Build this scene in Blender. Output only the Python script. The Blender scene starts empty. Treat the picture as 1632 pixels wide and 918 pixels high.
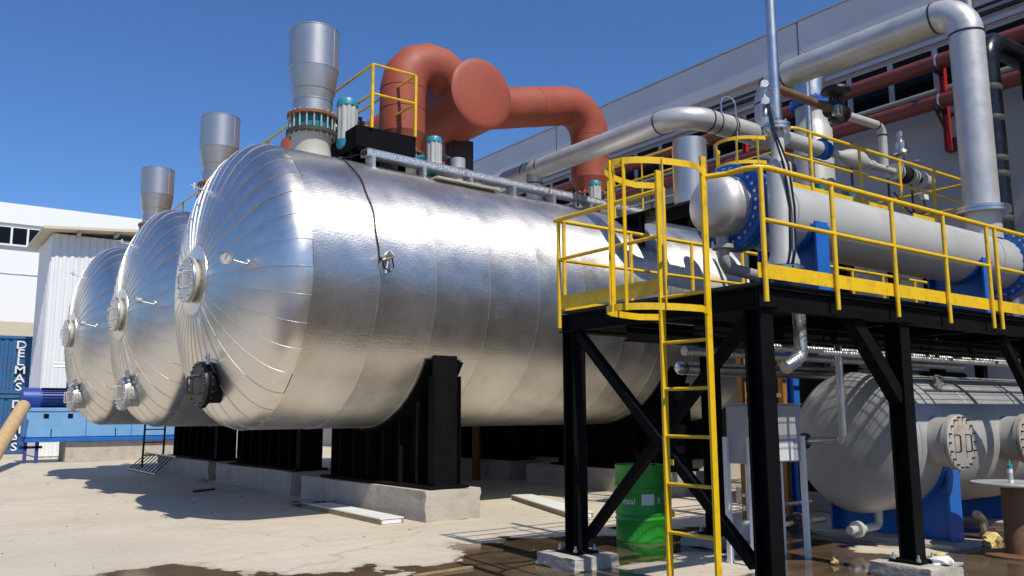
import bpy, bmesh, math, random
from mathutils import Vector, Matrix
random.seed(7)
R = math.radians
sc = bpy.context.scene
col = sc.collection
PI = math.pi

# ------------------------------------------------------------------ camera
YAW, PIT, ROLL = 0.937332, 0.147880, -0.004966
fw = Vector((math.cos(PIT)*math.cos(YAW), math.cos(PIT)*math.sin(YAW), math.sin(PIT)))
rt = Vector((math.sin(YAW), -math.cos(YAW), 0)); up = rt.cross(fw)
r2 = math.cos(ROLL)*rt + math.sin(ROLL)*up; u2 = -math.sin(ROLL)*rt + math.cos(ROLL)*up
cam = bpy.data.cameras.new('camera'); co = bpy.data.objects.new('camera', cam); col.objects.link(co)
m = Matrix((r2, u2, -fw)).transposed().to_4x4(); m.translation = Vector((0, 0, 1.5)); co.matrix_world = m
cam.sensor_width = 36; cam.lens = 1341.687/1632*36; cam.clip_end = 2000; cam.clip_start = 0.05
sc.camera = co

# ------------------------------------------------------------------ world, sun, exposure
LIGHT = Vector((0.057, 0.735, -1.0)).normalized()
w = bpy.data.worlds.new('World'); sc.world = w; w.use_nodes = True
nt = w.node_tree; nt.nodes.clear()
sky = nt.nodes.new('ShaderNodeTexSky'); sky.sky_type = 'NISHITA'; sky.sun_disc = False
sky.sun_elevation = math.asin(-LIGHT.z); sky.sun_rotation = R(184.4)
sky.air_density = 1.0; sky.dust_density = 0.25; sky.ozone_density = 3.0; sky.altitude = 200
bg = nt.nodes.new('ShaderNodeBackground'); bg.inputs[1].default_value = 0.105
wo = nt.nodes.new('ShaderNodeOutputWorld')
tint = nt.nodes.new('ShaderNodeMix'); tint.data_type = 'RGBA'; tint.blend_type = 'MULTIPLY'; tint.inputs[0].default_value = 1.0; tint.inputs[7].default_value = (0.60, 0.89, 1.26, 1)
nt.links.new(sky.outputs[0], tint.inputs[6]); nt.links.new(tint.outputs[2], bg.inputs[0]); nt.links.new(bg.outputs[0], wo.inputs[0])
sl = bpy.data.lights.new('sun', 'SUN'); sl.energy = 4.6; sl.angle = R(0.5); sl.color = (1, 0.935, 0.82)
so = bpy.data.objects.new('sun', sl); col.objects.link(so)
so.rotation_euler = LIGHT.to_track_quat('-Z', 'Y').to_euler(); so.location = (-5, -20, 30)
sc.view_settings.view_transform = 'Standard'; sc.view_settings.look = 'None'
sc.view_settings.exposure = 0.0; sc.view_settings.gamma = 1.0; sc.view_settings.use_curve_mapping = False

# ------------------------------------------------------------------ materials
MATS = {}
def mat(name, c, rough=0.5, metal=0.0, var=0.12, vscale=2.0, stain=None, sscale=0.8, samt=0.5, bump=0.0, bscale=60.0, rvar=0.1, spec=0.5, coord='Object', stretch=None, fine=0.0):
    m = bpy.data.materials.new(name); m.use_nodes = True; t = m.node_tree; N = t.nodes; L = t.links
    b = N['Principled BSDF']; b.inputs['Metallic'].default_value = metal; b.inputs['Roughness'].default_value = rough
    b.inputs['Specular IOR Level'].default_value = spec
    tc = N.new('ShaderNodeTexCoord'); src = tc.outputs[coord]
    if coord == 'World':
        pass
    if stretch:
        mp = N.new('ShaderNodeMapping'); mp.inputs['Scale'].default_value = stretch; L.new(src, mp.inputs[0]); src = mp.outputs[0]
    n1 = N.new('ShaderNodeTexNoise'); n1.inputs['Scale'].default_value = vscale; n1.inputs['Detail'].default_value = 6; n1.inputs['Roughness'].default_value = 0.65
    L.new(src, n1.inputs[0])
    cr = N.new('ShaderNodeValToRGB'); cr.color_ramp.elements[0].position = 0.3; cr.color_ramp.elements[1].position = 0.72
    d = [max(0, x*(1-var)) for x in c]; l = [min(1, x*(1+var)) for x in c]
    cr.color_ramp.elements[0].color = (*d, 1); cr.color_ramp.elements[1].color = (*l, 1)
    L.new(n1.outputs[0], cr.inputs[0]); cur = cr.outputs[0]
    if stain:
        n2 = N.new('ShaderNodeTexNoise'); n2.inputs['Scale'].default_value = sscale; n2.inputs['Detail'].default_value = 8; n2.inputs['Roughness'].default_value = 0.7
        L.new(src, n2.inputs[0])
        c2 = N.new('ShaderNodeValToRGB'); c2.color_ramp.elements[0].position = 0.52; c2.color_ramp.elements[1].position = 0.68
        c2.color_ramp.elements[1].color = (samt,)*3+(1,); c2.color_ramp.elements[0].color = (0, 0, 0, 1)
        L.new(n2.outputs[0], c2.inputs[0])
        mx = N.new('ShaderNodeMix'); mx.data_type = 'RGBA'; mx.inputs[7].default_value = (*stain, 1)
        L.new(c2.outputs[0], mx.inputs[0]); L.new(cur, mx.inputs[6]); cur = mx.outputs[2]
    L.new(cur, b.inputs['Base Color'])
    if rvar:
        mr = N.new('ShaderNodeMapRange'); mr.inputs[3].default_value = max(0.02, rough-rvar); mr.inputs[4].default_value = min(1, rough+rvar)
        mr.inputs[1].default_value = 0.3; mr.inputs[2].default_value = 0.7
        L.new(n1.outputs[0], mr.inputs[0]); L.new(mr.outputs[0], b.inputs['Roughness'])
    if bump:
        n3 = N.new('ShaderNodeTexNoise'); n3.inputs['Scale'].default_value = bscale; n3.inputs['Detail'].default_value = 4
        L.new(src, n3.inputs[0])
        bp = N.new('ShaderNodeBump'); bp.inputs['Strength'].default_value = bump; bp.inputs['Distance'].default_value = 0.02
        L.new(n3.outputs[0], bp.inputs['Height']); L.new(bp.outputs[0], b.inputs['Normal'])
    MATS[name] = m
    return m

def alu(name, rough, emboss):
    m = mat(name, (0.74, 0.715, 0.675), rough, 1.0, var=0.07, vscale=1.6, rvar=0.07, stain=(0.60, 0.56, 0.50), sscale=2.3, samt=0.4)
    t = m.node_tree; N = t.nodes; L = t.links; b = N['Principled BSDF']
    tc = N.new('ShaderNodeTexCoord')
    nz = N.new('ShaderNodeTexNoise'); nz.inputs['Scale'].default_value = 1.3; nz.inputs['Detail'].default_value = 2
    L.new(tc.outputs['Object'], nz.inputs[0])
    b1 = N.new('ShaderNodeBump'); b1.inputs['Strength'].default_value = 0.35; b1.inputs['Distance'].default_value = 0.02
    L.new(nz.outputs[0], b1.inputs['Height'])
    last = b1
    if emboss:
        vr = N.new('ShaderNodeTexVoronoi'); vr.feature = 'SMOOTH_F1'; vr.inputs['Scale'].default_value = 32.0; vr.inputs['Randomness'].default_value = 0.55
        L.new(tc.outputs['Object'], vr.inputs['Vector']); h = vr.outputs['Distance']
        b2 = N.new('ShaderNodeBump'); b2.inputs['Strength'].default_value = 0.6; b2.inputs['Distance'].default_value = 0.004
        L.new(h, b2.inputs['Height']); L.new(b1.outputs[0], b2.inputs['Normal']); last = b2
    else:
        nf = N.new('ShaderNodeTexNoise'); nf.inputs['Scale'].default_value = 40; nf.inputs['Detail'].default_value = 3
        L.new(tc.outputs['Object'], nf.inputs[0])
        b2 = N.new('ShaderNodeBump'); b2.inputs['Strength'].default_value = 0.05; b2.inputs['Distance'].default_value = 0.01
        L.new(nf.outputs[0], b2.inputs['Height']); L.new(b1.outputs[0], b2.inputs['Normal']); last = b2
    L.new(last.outputs[0], b.inputs['Normal'])
    if emboss:
        tg = N.new('ShaderNodeTangent'); tg.direction_type = 'UV_MAP'; tg.uv_map = 'UVMap'
        L.new(tg.outputs[0], b.inputs['Tangent']); b.inputs['Anisotropic'].default_value = 0.75
    return m

alu('alu_shell', 0.46, True); alu('alu_head', 0.34, False)
mat('alu_bead', (0.52, 0.50, 0.47), 0.45, 0.9, var=0.2, vscale=6)
mat('steel', (0.58, 0.57, 0.55), 0.36, 1.0, var=0.12, vscale=3, bump=0.05, bscale=30, rvar=0.08)
mat('dome_steel', (0.58, 0.56, 0.53), 0.48, 0.6, var=0.12, vscale=3, stain=(0.34, 0.31, 0.27), sscale=2.5, samt=0.5)
mat('stack_steel', (0.54, 0.515, 0.48), 0.40, 0.85, var=0.10, vscale=2, rvar=0.05, stretch=(1, 1, .3))
mat('pipe_grey', (0.52, 0.515, 0.50), 0.42, 0.4, var=0.12, vscale=2.5, stain=(0.20, 0.17, 0.13), sscale=1.6, samt=0.35, rvar=0.08)
mat('pipe_white', (0.47, 0.47, 0.45), 0.42, 0.15, var=0.06, vscale=2, stain=(0.4, 0.38, 0.34), samt=0.35)
mat('vessel_steel', (0.40, 0.40, 0.395), 0.55, 0.3, var=0.10, vscale=1.6, stain=(0.30, 0.25, 0.19), sscale=1.2, samt=0.45)
mat('hatch', (0.43, 0.40, 0.35), 0.6, 0.2, var=0.12, vscale=3, stain=(0.26, 0.15, 0.07), sscale=2.6, samt=0.8)
mat('galv', (0.55, 0.57, 0.58), 0.42, 0.85, var=0.25, vscale=25, bump=0.25, bscale=45)
mat('black', (0.006, 0.006, 0.007), 0.62, 0.0, var=0.3, vscale=4, rvar=0.08, stain=(0.012, 0.011, 0.009), samt=0.6, spec=0.06)
mat('black_rubber', (0.008, 0.008, 0.009), 0.25, 0.0, var=0.3, vscale=5)
mat('dark_iron', (0.03, 0.03, 0.032), 0.45, 0.4, var=0.3, vscale=8)
mat('yellow', (0.78, 0.495, 0.008), 0.38, 0.0, var=0.07, vscale=5, stain=(0.34, 0.19, 0.03), sscale=6, samt=0.6)
mat('primer', (0.315, 0.066, 0.034), 0.62, 0.0, var=0.16, vscale=1.3, stain=(0.235, 0.088, 0.020), sscale=1.1, samt=0.95, bump=0.04, bscale=25)
mat('red_pipe', (0.16, 0.034, 0.026), 0.5, 0.0, var=0.12, vscale=2, stain=(0.12, 0.04, 0.03), samt=0.5)
mat('red_bright', (0.42, 0.02, 0.015), 0.4, 0.0)
mat('rust', (0.24, 0.09, 0.04), 0.7, 0.2, var=0.3, vscale=14)
mat('brown', (0.16, 0.085, 0.04), 0.6, 0.1, var=0.25, vscale=8)
mat('blue', (0.014, 0.13, 0.48), 0.38, 0.0, var=0.1, vscale=3)
mat('blue_machine', (0.16, 0.36, 0.62), 0.45, 0.0, var=0.10, vscale=1.5, stain=(0.2, 0.33, 0.5), samt=0.4)
mat('blue_motor', (0.02, 0.06, 0.30), 0.4, 0.0, var=0.15)
mat('purple', (0.05, 0.045, 0.20), 0.45)
mat('container_blue', (0.022, 0.11, 0.26), 0.55, 0.0, var=0.15, vscale=1.2, stain=(0.12, 0.10, 0.10), sscale=1.5, samt=0.5)
mat('teal', (0.02, 0.24, 0.30), 0.38, 0.0, var=0.12)
mat('white', (0.76, 0.76, 0.74), 0.45, 0.0, var=0.04, vscale=1.0, stain=(0.55, 0.52, 0.47), sscale=1.3, samt=0.3)
mat('white_sheet', (0.74, 0.75, 0.76), 0.42, 0.0, var=0.03, vscale=0.6)
mat('grey_box', (0.36, 0.37, 0.38), 0.5, 0.0, var=0.05)
mat('facade', (0.60, 0.61, 0.62), 0.8, 0.0, var=0.06, vscale=0.5, stain=(0.45, 0.44, 0.42), sscale=0.7, samt=0.35, bump=0.05, bscale=20)
mat('facade_low', (0.36, 0.37, 0.375), 0.8, 0.0, var=0.06, vscale=0.5, stain=(0.27, 0.27, 0.265), sscale=0.5, samt=0.4)
mat('frame_grey', (0.48, 0.49, 0.50), 0.5, 0.2, var=0.06)
mat('glass', (0.008, 0.009, 0.011), 0.12, 0.0, var=0.2, rvar=0.02, spec=0.12)
mat('concrete', (0.44, 0.40, 0.34), 0.85, 0.0, var=0.16, vscale=3, stain=(0.24, 0.21, 0.17), sscale=2.2, samt=0.55, bump=0.5, bscale=18)
mat('beige_wall', (0.62, 0.55, 0.40), 0.7, 0.0, var=0.06)
mat('building_white', (0.80, 0.81, 0.80), 0.7, 0.0, var=0.02, vscale=0.3)
mat('green', (0.03, 0.33, 0.03), 0.35, 0.0, var=0.12, vscale=4, stain=(0.015, 0.2, 0.025), samt=0.4)
mat('tan', (0.52, 0.36, 0.18), 0.7, 0.0, var=0.18, vscale=6, stretch=(1, 1, .3))
mat('orange_frame', (0.32, 0.14, 0.03), 0.55)
mat('cream', (0.42, 0.41, 0.36), 0.5, 0.0, var=0.06)
mat('gasket', (0.045, 0.043, 0.04), 0.7)
mat('dark_ground', (0.13, 0.11, 0.085), 0.9, 0.0, var=0.3, vscale=0.4, bump=0.3, bscale=8)
mat('ring_dark', (0.085, 0.08, 0.05), 0.95, 0.0, var=0.4, vscale=0.06)  # dark tone for the added ring outside the view
mat('brown_black', (0.03, 0.014, 0.011), 0.6, 0.0, var=0.2)
mat('foam', (0.62, 0.48, 0.16), 0.8, 0.0, var=0.2, vscale=20, bump=0.5, bscale=40)
mat('timber', (0.30, 0.22, 0.13), 0.8, 0.0, var=0.3, vscale=9)

# yard concrete: slab colour, rubbed stains, and wetness from a smooth vertex attribute broken up by noise
def yard_mat():
    m = bpy.data.materials.new('yard_concrete'); m.use_nodes = True; t = m.node_tree; N = t.nodes; L = t.links
    b = N['Principled BSDF']
    g = N.new('ShaderNodeNewGeometry')
    def noise(s, det=6, ro=0.6, stretch=None):
        n = N.new('ShaderNodeTexNoise'); n.inputs['Scale'].default_value = s; n.inputs['Detail'].default_value = det; n.inputs['Roughness'].default_value = ro
        if stretch:
            mp = N.new('ShaderNodeMapping'); mp.inputs['Scale'].default_value = stretch; mp.inputs['Rotation'].default_value = (0, 0, 0.4)
            L.new(g.outputs['Position'], mp.inputs[0]); L.new(mp.outputs[0], n.inputs[0])
        else: L.new(g.outputs['Position'], n.inputs[0])
        return n.outputs[0]
    def ramp(f, p0, c0, p1, c1):
        r = N.new('ShaderNodeValToRGB'); e = r.color_ramp.elements
        e[0].position = p0; e[0].color = (*c0, 1); e[1].position = p1; e[1].color = (*c1, 1); L.new(f, r.inputs[0]); return r.outputs[0]
    def mix(f, a, bb, typ='MIX'):
        x = N.new('ShaderNodeMix'); x.data_type = 'RGBA'; x.blend_type = typ
        L.new(f, x.inputs[0]) if hasattr(f, 'links') else setattr(x.inputs[0], 'default_value', f)
        for i, q in ((6, a), (7, bb)):
            if hasattr(q, 'links'): L.new(q, x.inputs[i])
            else: x.inputs[i].default_value = (*q, 1)
        return x.outputs[2]
    base = ramp(noise(0.35, 5), 0.3, (0.50, 0.445, 0.35), 0.7, (0.62, 0.56, 0.45))
    fine = ramp(noise(9, 8, 0.7), 0.3, (0.86, 0.85, 0.84), 0.75, (1.06, 1.06, 1.06))
    c = mix(1.0, base, fine, 'MULTIPLY')
    strk = ramp(noise(0.9, 6, 0.7, (0.35, 1.5, 1)), 0.55, (0, 0, 0), 0.72, (0.55, 0.55, 0.55))
    c = mix(strk, c, (0.46, 0.345, 0.215))
    spots = ramp(noise(2.6, 8, 0.75), 0.62, (0, 0, 0), 0.72, (0.5, 0.5, 0.5))
    c = mix(spots, c, (0.30, 0.255, 0.20))
    vo = N.new('ShaderNodeTexVoronoi'); vo.feature = 'DISTANCE_TO_EDGE'; vo.inputs['Scale'].default_value = 0.28
    wv = N.new('ShaderNodeTexNoise'); wv.inputs['Scale'].default_value = 1.5; wv.inputs['Detail'].default_value = 6; L.new(g.outputs['Position'], wv.inputs[0])
    av = N.new('ShaderNodeVectorMath'); av.operation = 'MULTIPLY_ADD'; L.new(wv.outputs['Color'], av.inputs[0]); av.inputs[1].default_value = (1.1, 1.1, 0); L.new(g.outputs['Position'], av.inputs[2]); L.new(av.outputs[0], vo.inputs['Vector'])
    crk = ramp(vo.outputs['Distance'], 0.0, (0.5, 0.5, 0.5), 0.006, (0, 0, 0))
    c = mix(crk, c, (0.27, 0.23, 0.18))
    dust = ramp(noise(0.55, 8, 0.75), 0.5, (0, 0, 0), 0.75, (0.45, 0.45, 0.45))
    c = mix(dust, c, (0.42, 0.365, 0.28))
    at = N.new('ShaderNodeAttribute'); at.attribute_name = 'wet'
    def mth(op, a, bb):
        n = N.new('ShaderNodeMath'); n.operation = op
        for i, q in enumerate((a, bb)):
            if hasattr(q, 'links'): L.new(q, n.inputs[i])
            else: n.inputs[i].default_value = q
        return n.outputs[0]
    nz = mth('MULTIPLY', mth('SUBTRACT', noise(0.95, 7, 0.55, (1.0, 0.8, 1)), 0.5), 2.3)
    f = mth('ADD', at.outputs['Fac'], nz)
    wet = ramp(f, 0.50, (0, 0, 0), 0.53, (1, 1, 1))
    damp = ramp(f, 0.36, (0, 0, 0), 0.52, (0.45, 0.45, 0.45))
    c = mix(damp, c, (0.30, 0.225, 0.14))
    wetc = ramp(noise(1.7, 6), 0.35, (0.085, 0.058, 0.034), 0.7, (0.17, 0.115, 0.062))
    c = mix(wet, c, wetc)
    L.new(c, b.inputs['Base Color'])
    rr = N.new('ShaderNodeMapRange'); L.new(wet, rr.inputs[0]); rr.inputs[3].default_value = 0.82; rr.inputs[4].default_value = 0.05
    L.new(rr.outputs[0], b.inputs['Roughness'])
    bp = N.new('ShaderNodeBump'); bp.inputs['Distance'].default_value = 0.01
    st = N.new('ShaderNodeMapRange'); L.new(wet, st.inputs[0]); st.inputs[3].default_value = 0.45; st.inputs[4].default_value = 0.02
    L.new(st.outputs[0], bp.inputs['Strength']); L.new(noise(30, 6, 0.7), bp.inputs['Height']); L.new(bp.outputs[0], b.inputs['Normal'])
    MATS['yard'] = m
yard_mat()

# ------------------------------------------------------------------ mesh helpers
ROOTS = {}
def V(*a): return Vector(a)
def frame(d):
    d = d.normalized(); a = Vector((0, 0, 1)) if abs(d.z) < 0.9 else Vector((1, 0, 0))
    x = a.cross(d).normalized(); return x, d.cross(x)
class MB:
    def __init__(s): s.v = []; s.f = []; s.uv = None
    def add(s, vs, fs):
        n = len(s.v); s.v += [Vector(p) for p in vs]; s.f += [[i+n for i in f] for f in fs]; return s
    def box(s, lo, hi):
        x0, y0, z0 = lo; x1, y1, z1 = hi
        return s.add([(x0,y0,z0),(x1,y0,z0),(x1,y1,z0),(x0,y1,z0),(x0,y0,z1),(x1,y0,z1),(x1,y1,z1),(x0,y1,z1)],
                     [(0,3,2,1),(4,5,6,7),(0,1,5,4),(1,2,6,5),(2,3,7,6),(3,0,4,7)])
    def bbox(s, lo, hi, b=0.01):
        bm = bmesh.new(); bmesh.ops.create_cube(bm, size=1)
        for v in bm.verts: v.co = Vector([(lo[i]+hi[i])/2 + v.co[i]*(hi[i]-lo[i]) for i in range(3)])
        bmesh.ops.bevel(bm, geom=bm.edges[:], offset=b, segments=1, affect='EDGES', profile=0.5)
        bm.verts.index_update(); s.add([v.co.copy() for v in bm.verts], [[v.index for v in f.verts] for f in bm.faces]); bm.free(); return s
    def bar(s, p, q, w, h, upv=None):
        p = Vector(p); q = Vector(q); d = (q-p).normalized()
        u = Vector(upv) if upv else (Vector((0,0,1)) if abs(d.z) < 0.95 else Vector((0,1,0)))
        x = d.cross(u).normalized(); y = x.cross(d)
        c = [(-1,-1),(1,-1),(1,1),(-1,1)]
        return s.add([a + x*i*w/2 + y*j*h/2 for a in (p, q) for i, j in c], [(3,2,1,0),(4,5,6,7),(0,1,5,4),(1,2,6,5),(2,3,7,6),(3,0,4,7)])
    def hbeam(s, p, q, w, h, t=0.012, upv=None):
        p = Vector(p); q = Vector(q); d = (q-p).normalized()
        u = Vector(upv) if upv else (Vector((0,0,1)) if abs(d.z) < 0.95 else Vector((0,1,0)))
        x = d.cross(u).normalized(); y = x.cross(d)
        pr = [(-w/2,-h/2),(w/2,-h/2),(w/2,-h/2+t),(t/2,-h/2+t),(t/2,h/2-t),(w/2,h/2-t),(w/2,h/2),(-w/2,h/2),(-w/2,h/2-t),(-t/2,h/2-t),(-t/2,-h/2+t),(-w/2,-h/2+t)]
        n = 12; vs = [a + x*i + y*j for a in (p, q) for i, j in pr]
        fs = [(i, (i+1) % n, n+(i+1) % n, n+i) for i in range(n)] + [tuple(range(n))[::-1], tuple(range(n, 2*n))]
        return s.add(vs, fs)
    def tube(s, pts, r, n=12, caps=True):
        pts = [Vector(p) for p in pts]; k = len(pts); rs = r if isinstance(r, (list, tuple)) else [r]*k
        vs = []; d0 = (pts[1]-pts[0]).normalized(); x, y = frame(d0)
        for i, p in enumerate(pts):
            a = (pts[i]-pts[i-1]).normalized() if i else (pts[1]-pts[0]).normalized()
            b = (pts[i+1]-pts[i]).normalized() if i < k-1 else a
            t = (a+b).normalized() if (a+b).length > 1e-6 else a
            if i:
                rot = prev.rotation_difference(a); x = rot @ x; y = rot @ y
            prev = a
            # ring in plane perpendicular to t (mitre): project along a
            for j in range(n):
                o = (x*math.cos(2*PI*j/n) + y*math.sin(2*PI*j/n))*rs[i]
                den = a.dot(t)
                if abs(den) > 1e-3: o = o - a*(o.dot(t)/den)
                vs.append(p+o)
        fs = [(i*n+j, i*n+(j+1) % n, (i+1)*n+(j+1) % n, (i+1)*n+j) for i in range(k-1) for j in range(n)]
        if caps: fs += [tuple(range(n))[::-1], tuple(range((k-1)*n, k*n))]
        return s.add(vs, fs)
    def lathe(s, prof, o=(0,0,0), d=(0,0,1), n=32, a0=0.0, a1=2*PI, caps=True):
        o = Vector(o); d = Vector(d).normalized(); x, y = frame(d); full = abs(a1-a0-2*PI) < 1e-6
        m = n if full else n+1; vs = []
        for r, h in prof:
            for j in range(m):
                a = a0 + (a1-a0)*j/n; vs.append(o + d*h + (x*math.cos(a)+y*math.sin(a))*max(r, 1e-4))
        fs = []
        for i in range(len(prof)-1):
            for j in range(n):
                k = (j+1) % m if full else j+1
                fs.append((i*m+j, i*m+k, (i+1)*m+k, (i+1)*m+j))
        if full and caps:
            if prof[0][0] > 1e-3: fs.append(tuple(range(m))[::-1])
            if prof[-1][0] > 1e-3: fs.append(tuple(range((len(prof)-1)*m, len(prof)*m)))
        return s.add(vs, fs)
    def cyl(s, p, q, r, n=16): return s.tube([p, q], r, n)
    def prism(s, poly, z0, z1):
        n = len(poly)
        return s.add([(x, y, z0) for x, y in poly]+[(x, y, z1) for x, y in poly], [tuple(range(n))[::-1], tuple(range(n, 2*n))]+[(i, (i+1) % n, n+(i+1) % n, n+i) for i in range(n)])
    def build(s, name, mt, parent=None, smooth=True, ang=38, local=False, uvs=None):
        me = bpy.data.meshes.new(name)
        vs = s.v
        if parent is not None and not local:
            loc, rz = ROOTS.get(parent.name, (Vector((0,0,0)), 0.0)); M = Matrix.Rotation(-rz, 3, 'Z')
            vs = [M @ (p-loc) for p in vs]
        me.from_pydata([tuple(p) for p in vs], [], s.f); me.update()
        if uvs:
            ul = me.uv_layers.new(name='UVMap')
            for lp in me.loops: ul.data[lp.index].uv = uvs[lp.vertex_index]
        if smooth:
            me.polygons.foreach_set('use_smooth', [True]*len(me.polygons)); me.set_sharp_from_angle(angle=R(ang))
        me.materials.append(MATS[mt])
        o = bpy.data.objects.new(name, me); col.objects.link(o)
        if parent is not None:
            o.parent = parent
            ROOTS[o.name] = ROOTS.get(parent.name, (Vector((0,0,0)), 0.0))
        return o
def tag(o, label=None, cat=None, group=None, kind=None):
    for k, x in (('label', label), ('category', cat), ('group', group), ('kind', kind)):
        if x: o[k] = x
    return o
def thing(name, label, cat, loc=(0,0,0), rz=0.0, group=None):
    o = bpy.data.objects.new(name, None); col.objects.link(o); o.location = loc; o.rotation_euler = (0, 0, rz)
    o.empty_display_size = 0.1
    ROOTS[o.name] = (Vector(loc), rz); return tag(o, label, cat, group)
def dup(o, parent=None):
    c = o.copy(); col.objects.link(c); c.parent = parent
    for ch in o.children: dup(ch, c)
    return c
def bend(pts, rad, n=6):
    pts = [Vector(p) for p in pts]; out = [pts[0]]
    for i in range(1, len(pts)-1):
        a = (pts[i-1]-pts[i]).normalized(); b = (pts[i+1]-pts[i]).normalized()
        th = math.acos(max(-1, min(1, a.dot(b)))); tl = rad/math.tan(th/2)
        p0 = pts[i]+a*tl; p1 = pts[i]+b*tl; bis = (a+b).normalized(); c = pts[i]+bis*(rad/math.sin(th/2))
        v0 = p0-c; v1 = p1-c; q = v0.rotation_difference(v1); ax, an = q.to_axis_angle()
        for k in range(n+1): out.append(c + Matrix.Rotation(an*k/n, 3, ax) @ v0)
    out.append(pts[-1]); return out
def ring(mb, c, d, r0, r1, th, n=32):
    return mb.lathe([(r0, -th/2), (r1, -th/2), (r1, th/2), (r0, th/2)], c, d, n, caps=False)
def flange(mb, c, d, r, th, n=28): return mb.lathe([(0.0, -th/2), (r, -th/2), (r, th/2), (0.0, th/2)], c, d, n)
def bolts(c, d, r, k, br, L):
    b = MB(); d = Vector(d).normalized(); x, y = frame(d); c = Vector(c)
    for i in range(k):
        a = 2*PI*i/k; p = c + (x*math.cos(a)+y*math.sin(a))*r; b.tube([p-d*L/2, p+d*L/2], br, 6)
    return b
def text_mesh(s, size):
    cu = bpy.data.curves.new('t', 'FONT'); cu.body = s; cu.size = size; cu.resolution_u = 2; cu.offset = size*0.012
    o = bpy.data.objects.new('t', cu); col.objects.link(o)
    dg = bpy.context.evaluated_depsgraph_get(); me = bpy.data.meshes.new_from_object(o.evaluated_get(dg))
    bpy.data.objects.remove(o); return me

# ================================================================== THE SETTING
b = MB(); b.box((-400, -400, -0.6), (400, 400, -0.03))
g = b.build('ground', 'dark_ground', smooth=False); tag(g, kind='structure')  # outer ground coloured dark so the tanks reflect a dark band
# yard slab as a grid carrying a smooth wetness field
def seg_poly_sd(p, poly):
    x, y = p; ins = False; d = 1e9; n = len(poly)
    for i in range(n):
        x0, y0 = poly[i]; x1, y1 = poly[(i+1) % n]
        if (y0 > y) != (y1 > y) and x < (x1-x0)*(y-y0)/(y1-y0)+x0: ins = not ins
        t = max(0, min(1, ((x-x0)*(x1-x0)+(y-y0)*(y1-y0))/((x1-x0)**2+(y1-y0)**2)))
        d = min(d, math.hypot(x-x0-t*(x1-x0), y-y0-t*(y1-y0)))
    return d if ins else -d
WET = [[(-14, 8.0), (0, 8.9), (1.4, 9.35), (2.4, 9.1), (2.76, 8.6), (3.05, 7.9), (3.8, 7.85), (4.8, 7.7), (5.5, 8.35), (6.5, 9.1), (7.6, 8.8), (8.6, 7.7), (9.5, 6.6), (14, 6.5), (14, -9), (-14, -9)]]
DRY = [[(5.9, 4.6), (7.2, 5.9), (7.0, 6.6), (5.7, 6.3), (5.2, 5.2)], [(8.1, 5.2), (9.7, 4.7), (9.9, 5.3), (8.6, 5.9)], [(6.5, 8.0), (8.6, 8.6), (7.6, 9.4), (6.2, 9.3)]]
def wetness(x, y):
    s = max(seg_poly_sd((x, y), q) for q in WET)
    v = 0.5 + max(-0.5, min(0.42, s*0.75))
    for q in DRY:
        d = seg_poly_sd((x, y), q); v = min(v, 0.5 - max(-0.5, min(0.5, d*0.9)) + 0.12)
    return max(0, min(1, v))
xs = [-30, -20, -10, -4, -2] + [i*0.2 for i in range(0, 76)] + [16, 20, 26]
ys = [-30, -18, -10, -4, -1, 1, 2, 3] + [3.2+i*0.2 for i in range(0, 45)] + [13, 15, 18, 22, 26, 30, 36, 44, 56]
me = bpy.data.meshes.new('concrete_yard')
nx, ny = len(xs), len(ys)
me.from_pydata([(x, y, 0) for y in ys for x in xs], [], [(j*nx+i, j*nx+i+1, (j+1)*nx+i+1, (j+1)*nx+i) for j in range(ny-1) for i in range(nx-1)])
at = me.attributes.new('wet', 'FLOAT', 'POINT'); at.data.foreach_set('value', [wetness(x, y) for y in ys for x in xs])
me.materials.append(MATS['yard']); g = bpy.data.objects.new('concrete_yard', me); col.objects.link(g); tag(g, kind='structure')

# unseen low ring, added to darken the horizon band the tanks reflect
rnd = random.Random(5); b = MB(); K = 96
prof = [(150, -.5), (170, 7), (200, 16), (240, 24), (300, 27), (390, 20)]
for rr, zz in prof:
    for k in range(K):
        a = 2*PI*k/K; h = 1+.16*math.sin(a*3+.6)+.1*math.sin(a*7+2)+rnd.uniform(-.04, .04)
        b.v.append(V(rr*math.cos(a), rr*math.sin(a), zz*h if zz > 0 else zz))
b.f = [[i*K+k, i*K+(k+1) % K, (i+1)*K+(k+1) % K, (i+1)*K+k] for i in range(len(prof)-1) for k in range(K)]
tag(b.build('reflection_ring', 'ring_dark', ang=80), kind='structure')

# ------------------------------------------------------------------ factory building on the right
XB = 17.0
fb = thing('factory_building', 'long grey factory with concrete fascia panels and a dark window band', 'building', (XB, 12, 0))
MB().box((XB, -8, 0), (XB+14, 40, 8.08)).build('wall', 'facade_low', fb, smooth=False)
MB().box((XB, -8, 9.06), (XB+14, 40, 9.72)).build('upper_wall', 'facade', fb, smooth=False)
MB().box((XB+0.25, -8, 8.08), (XB+14, 40, 9.06)).build('window_backing', 'dark_iron', fb, smooth=False)
y = -6.9
while y < 40:
    MB().bbox((XB-0.22, y, 9.70), (XB+0.02, y+9.06, 10.73), 0.012).build('fascia_panel', 'facade', fb)
    y += 9.1
MB().box((XB-0.26, -8, 10.732), (XB+0.2, 40, 10.765)).build('roof_flashing', 'frame_grey', fb, smooth=False)
MB().box((XB+0.2, -8, 9.722), (XB+14, 40, 10.70)).build('roof', 'facade', fb, smooth=False)
wp = None
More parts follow.
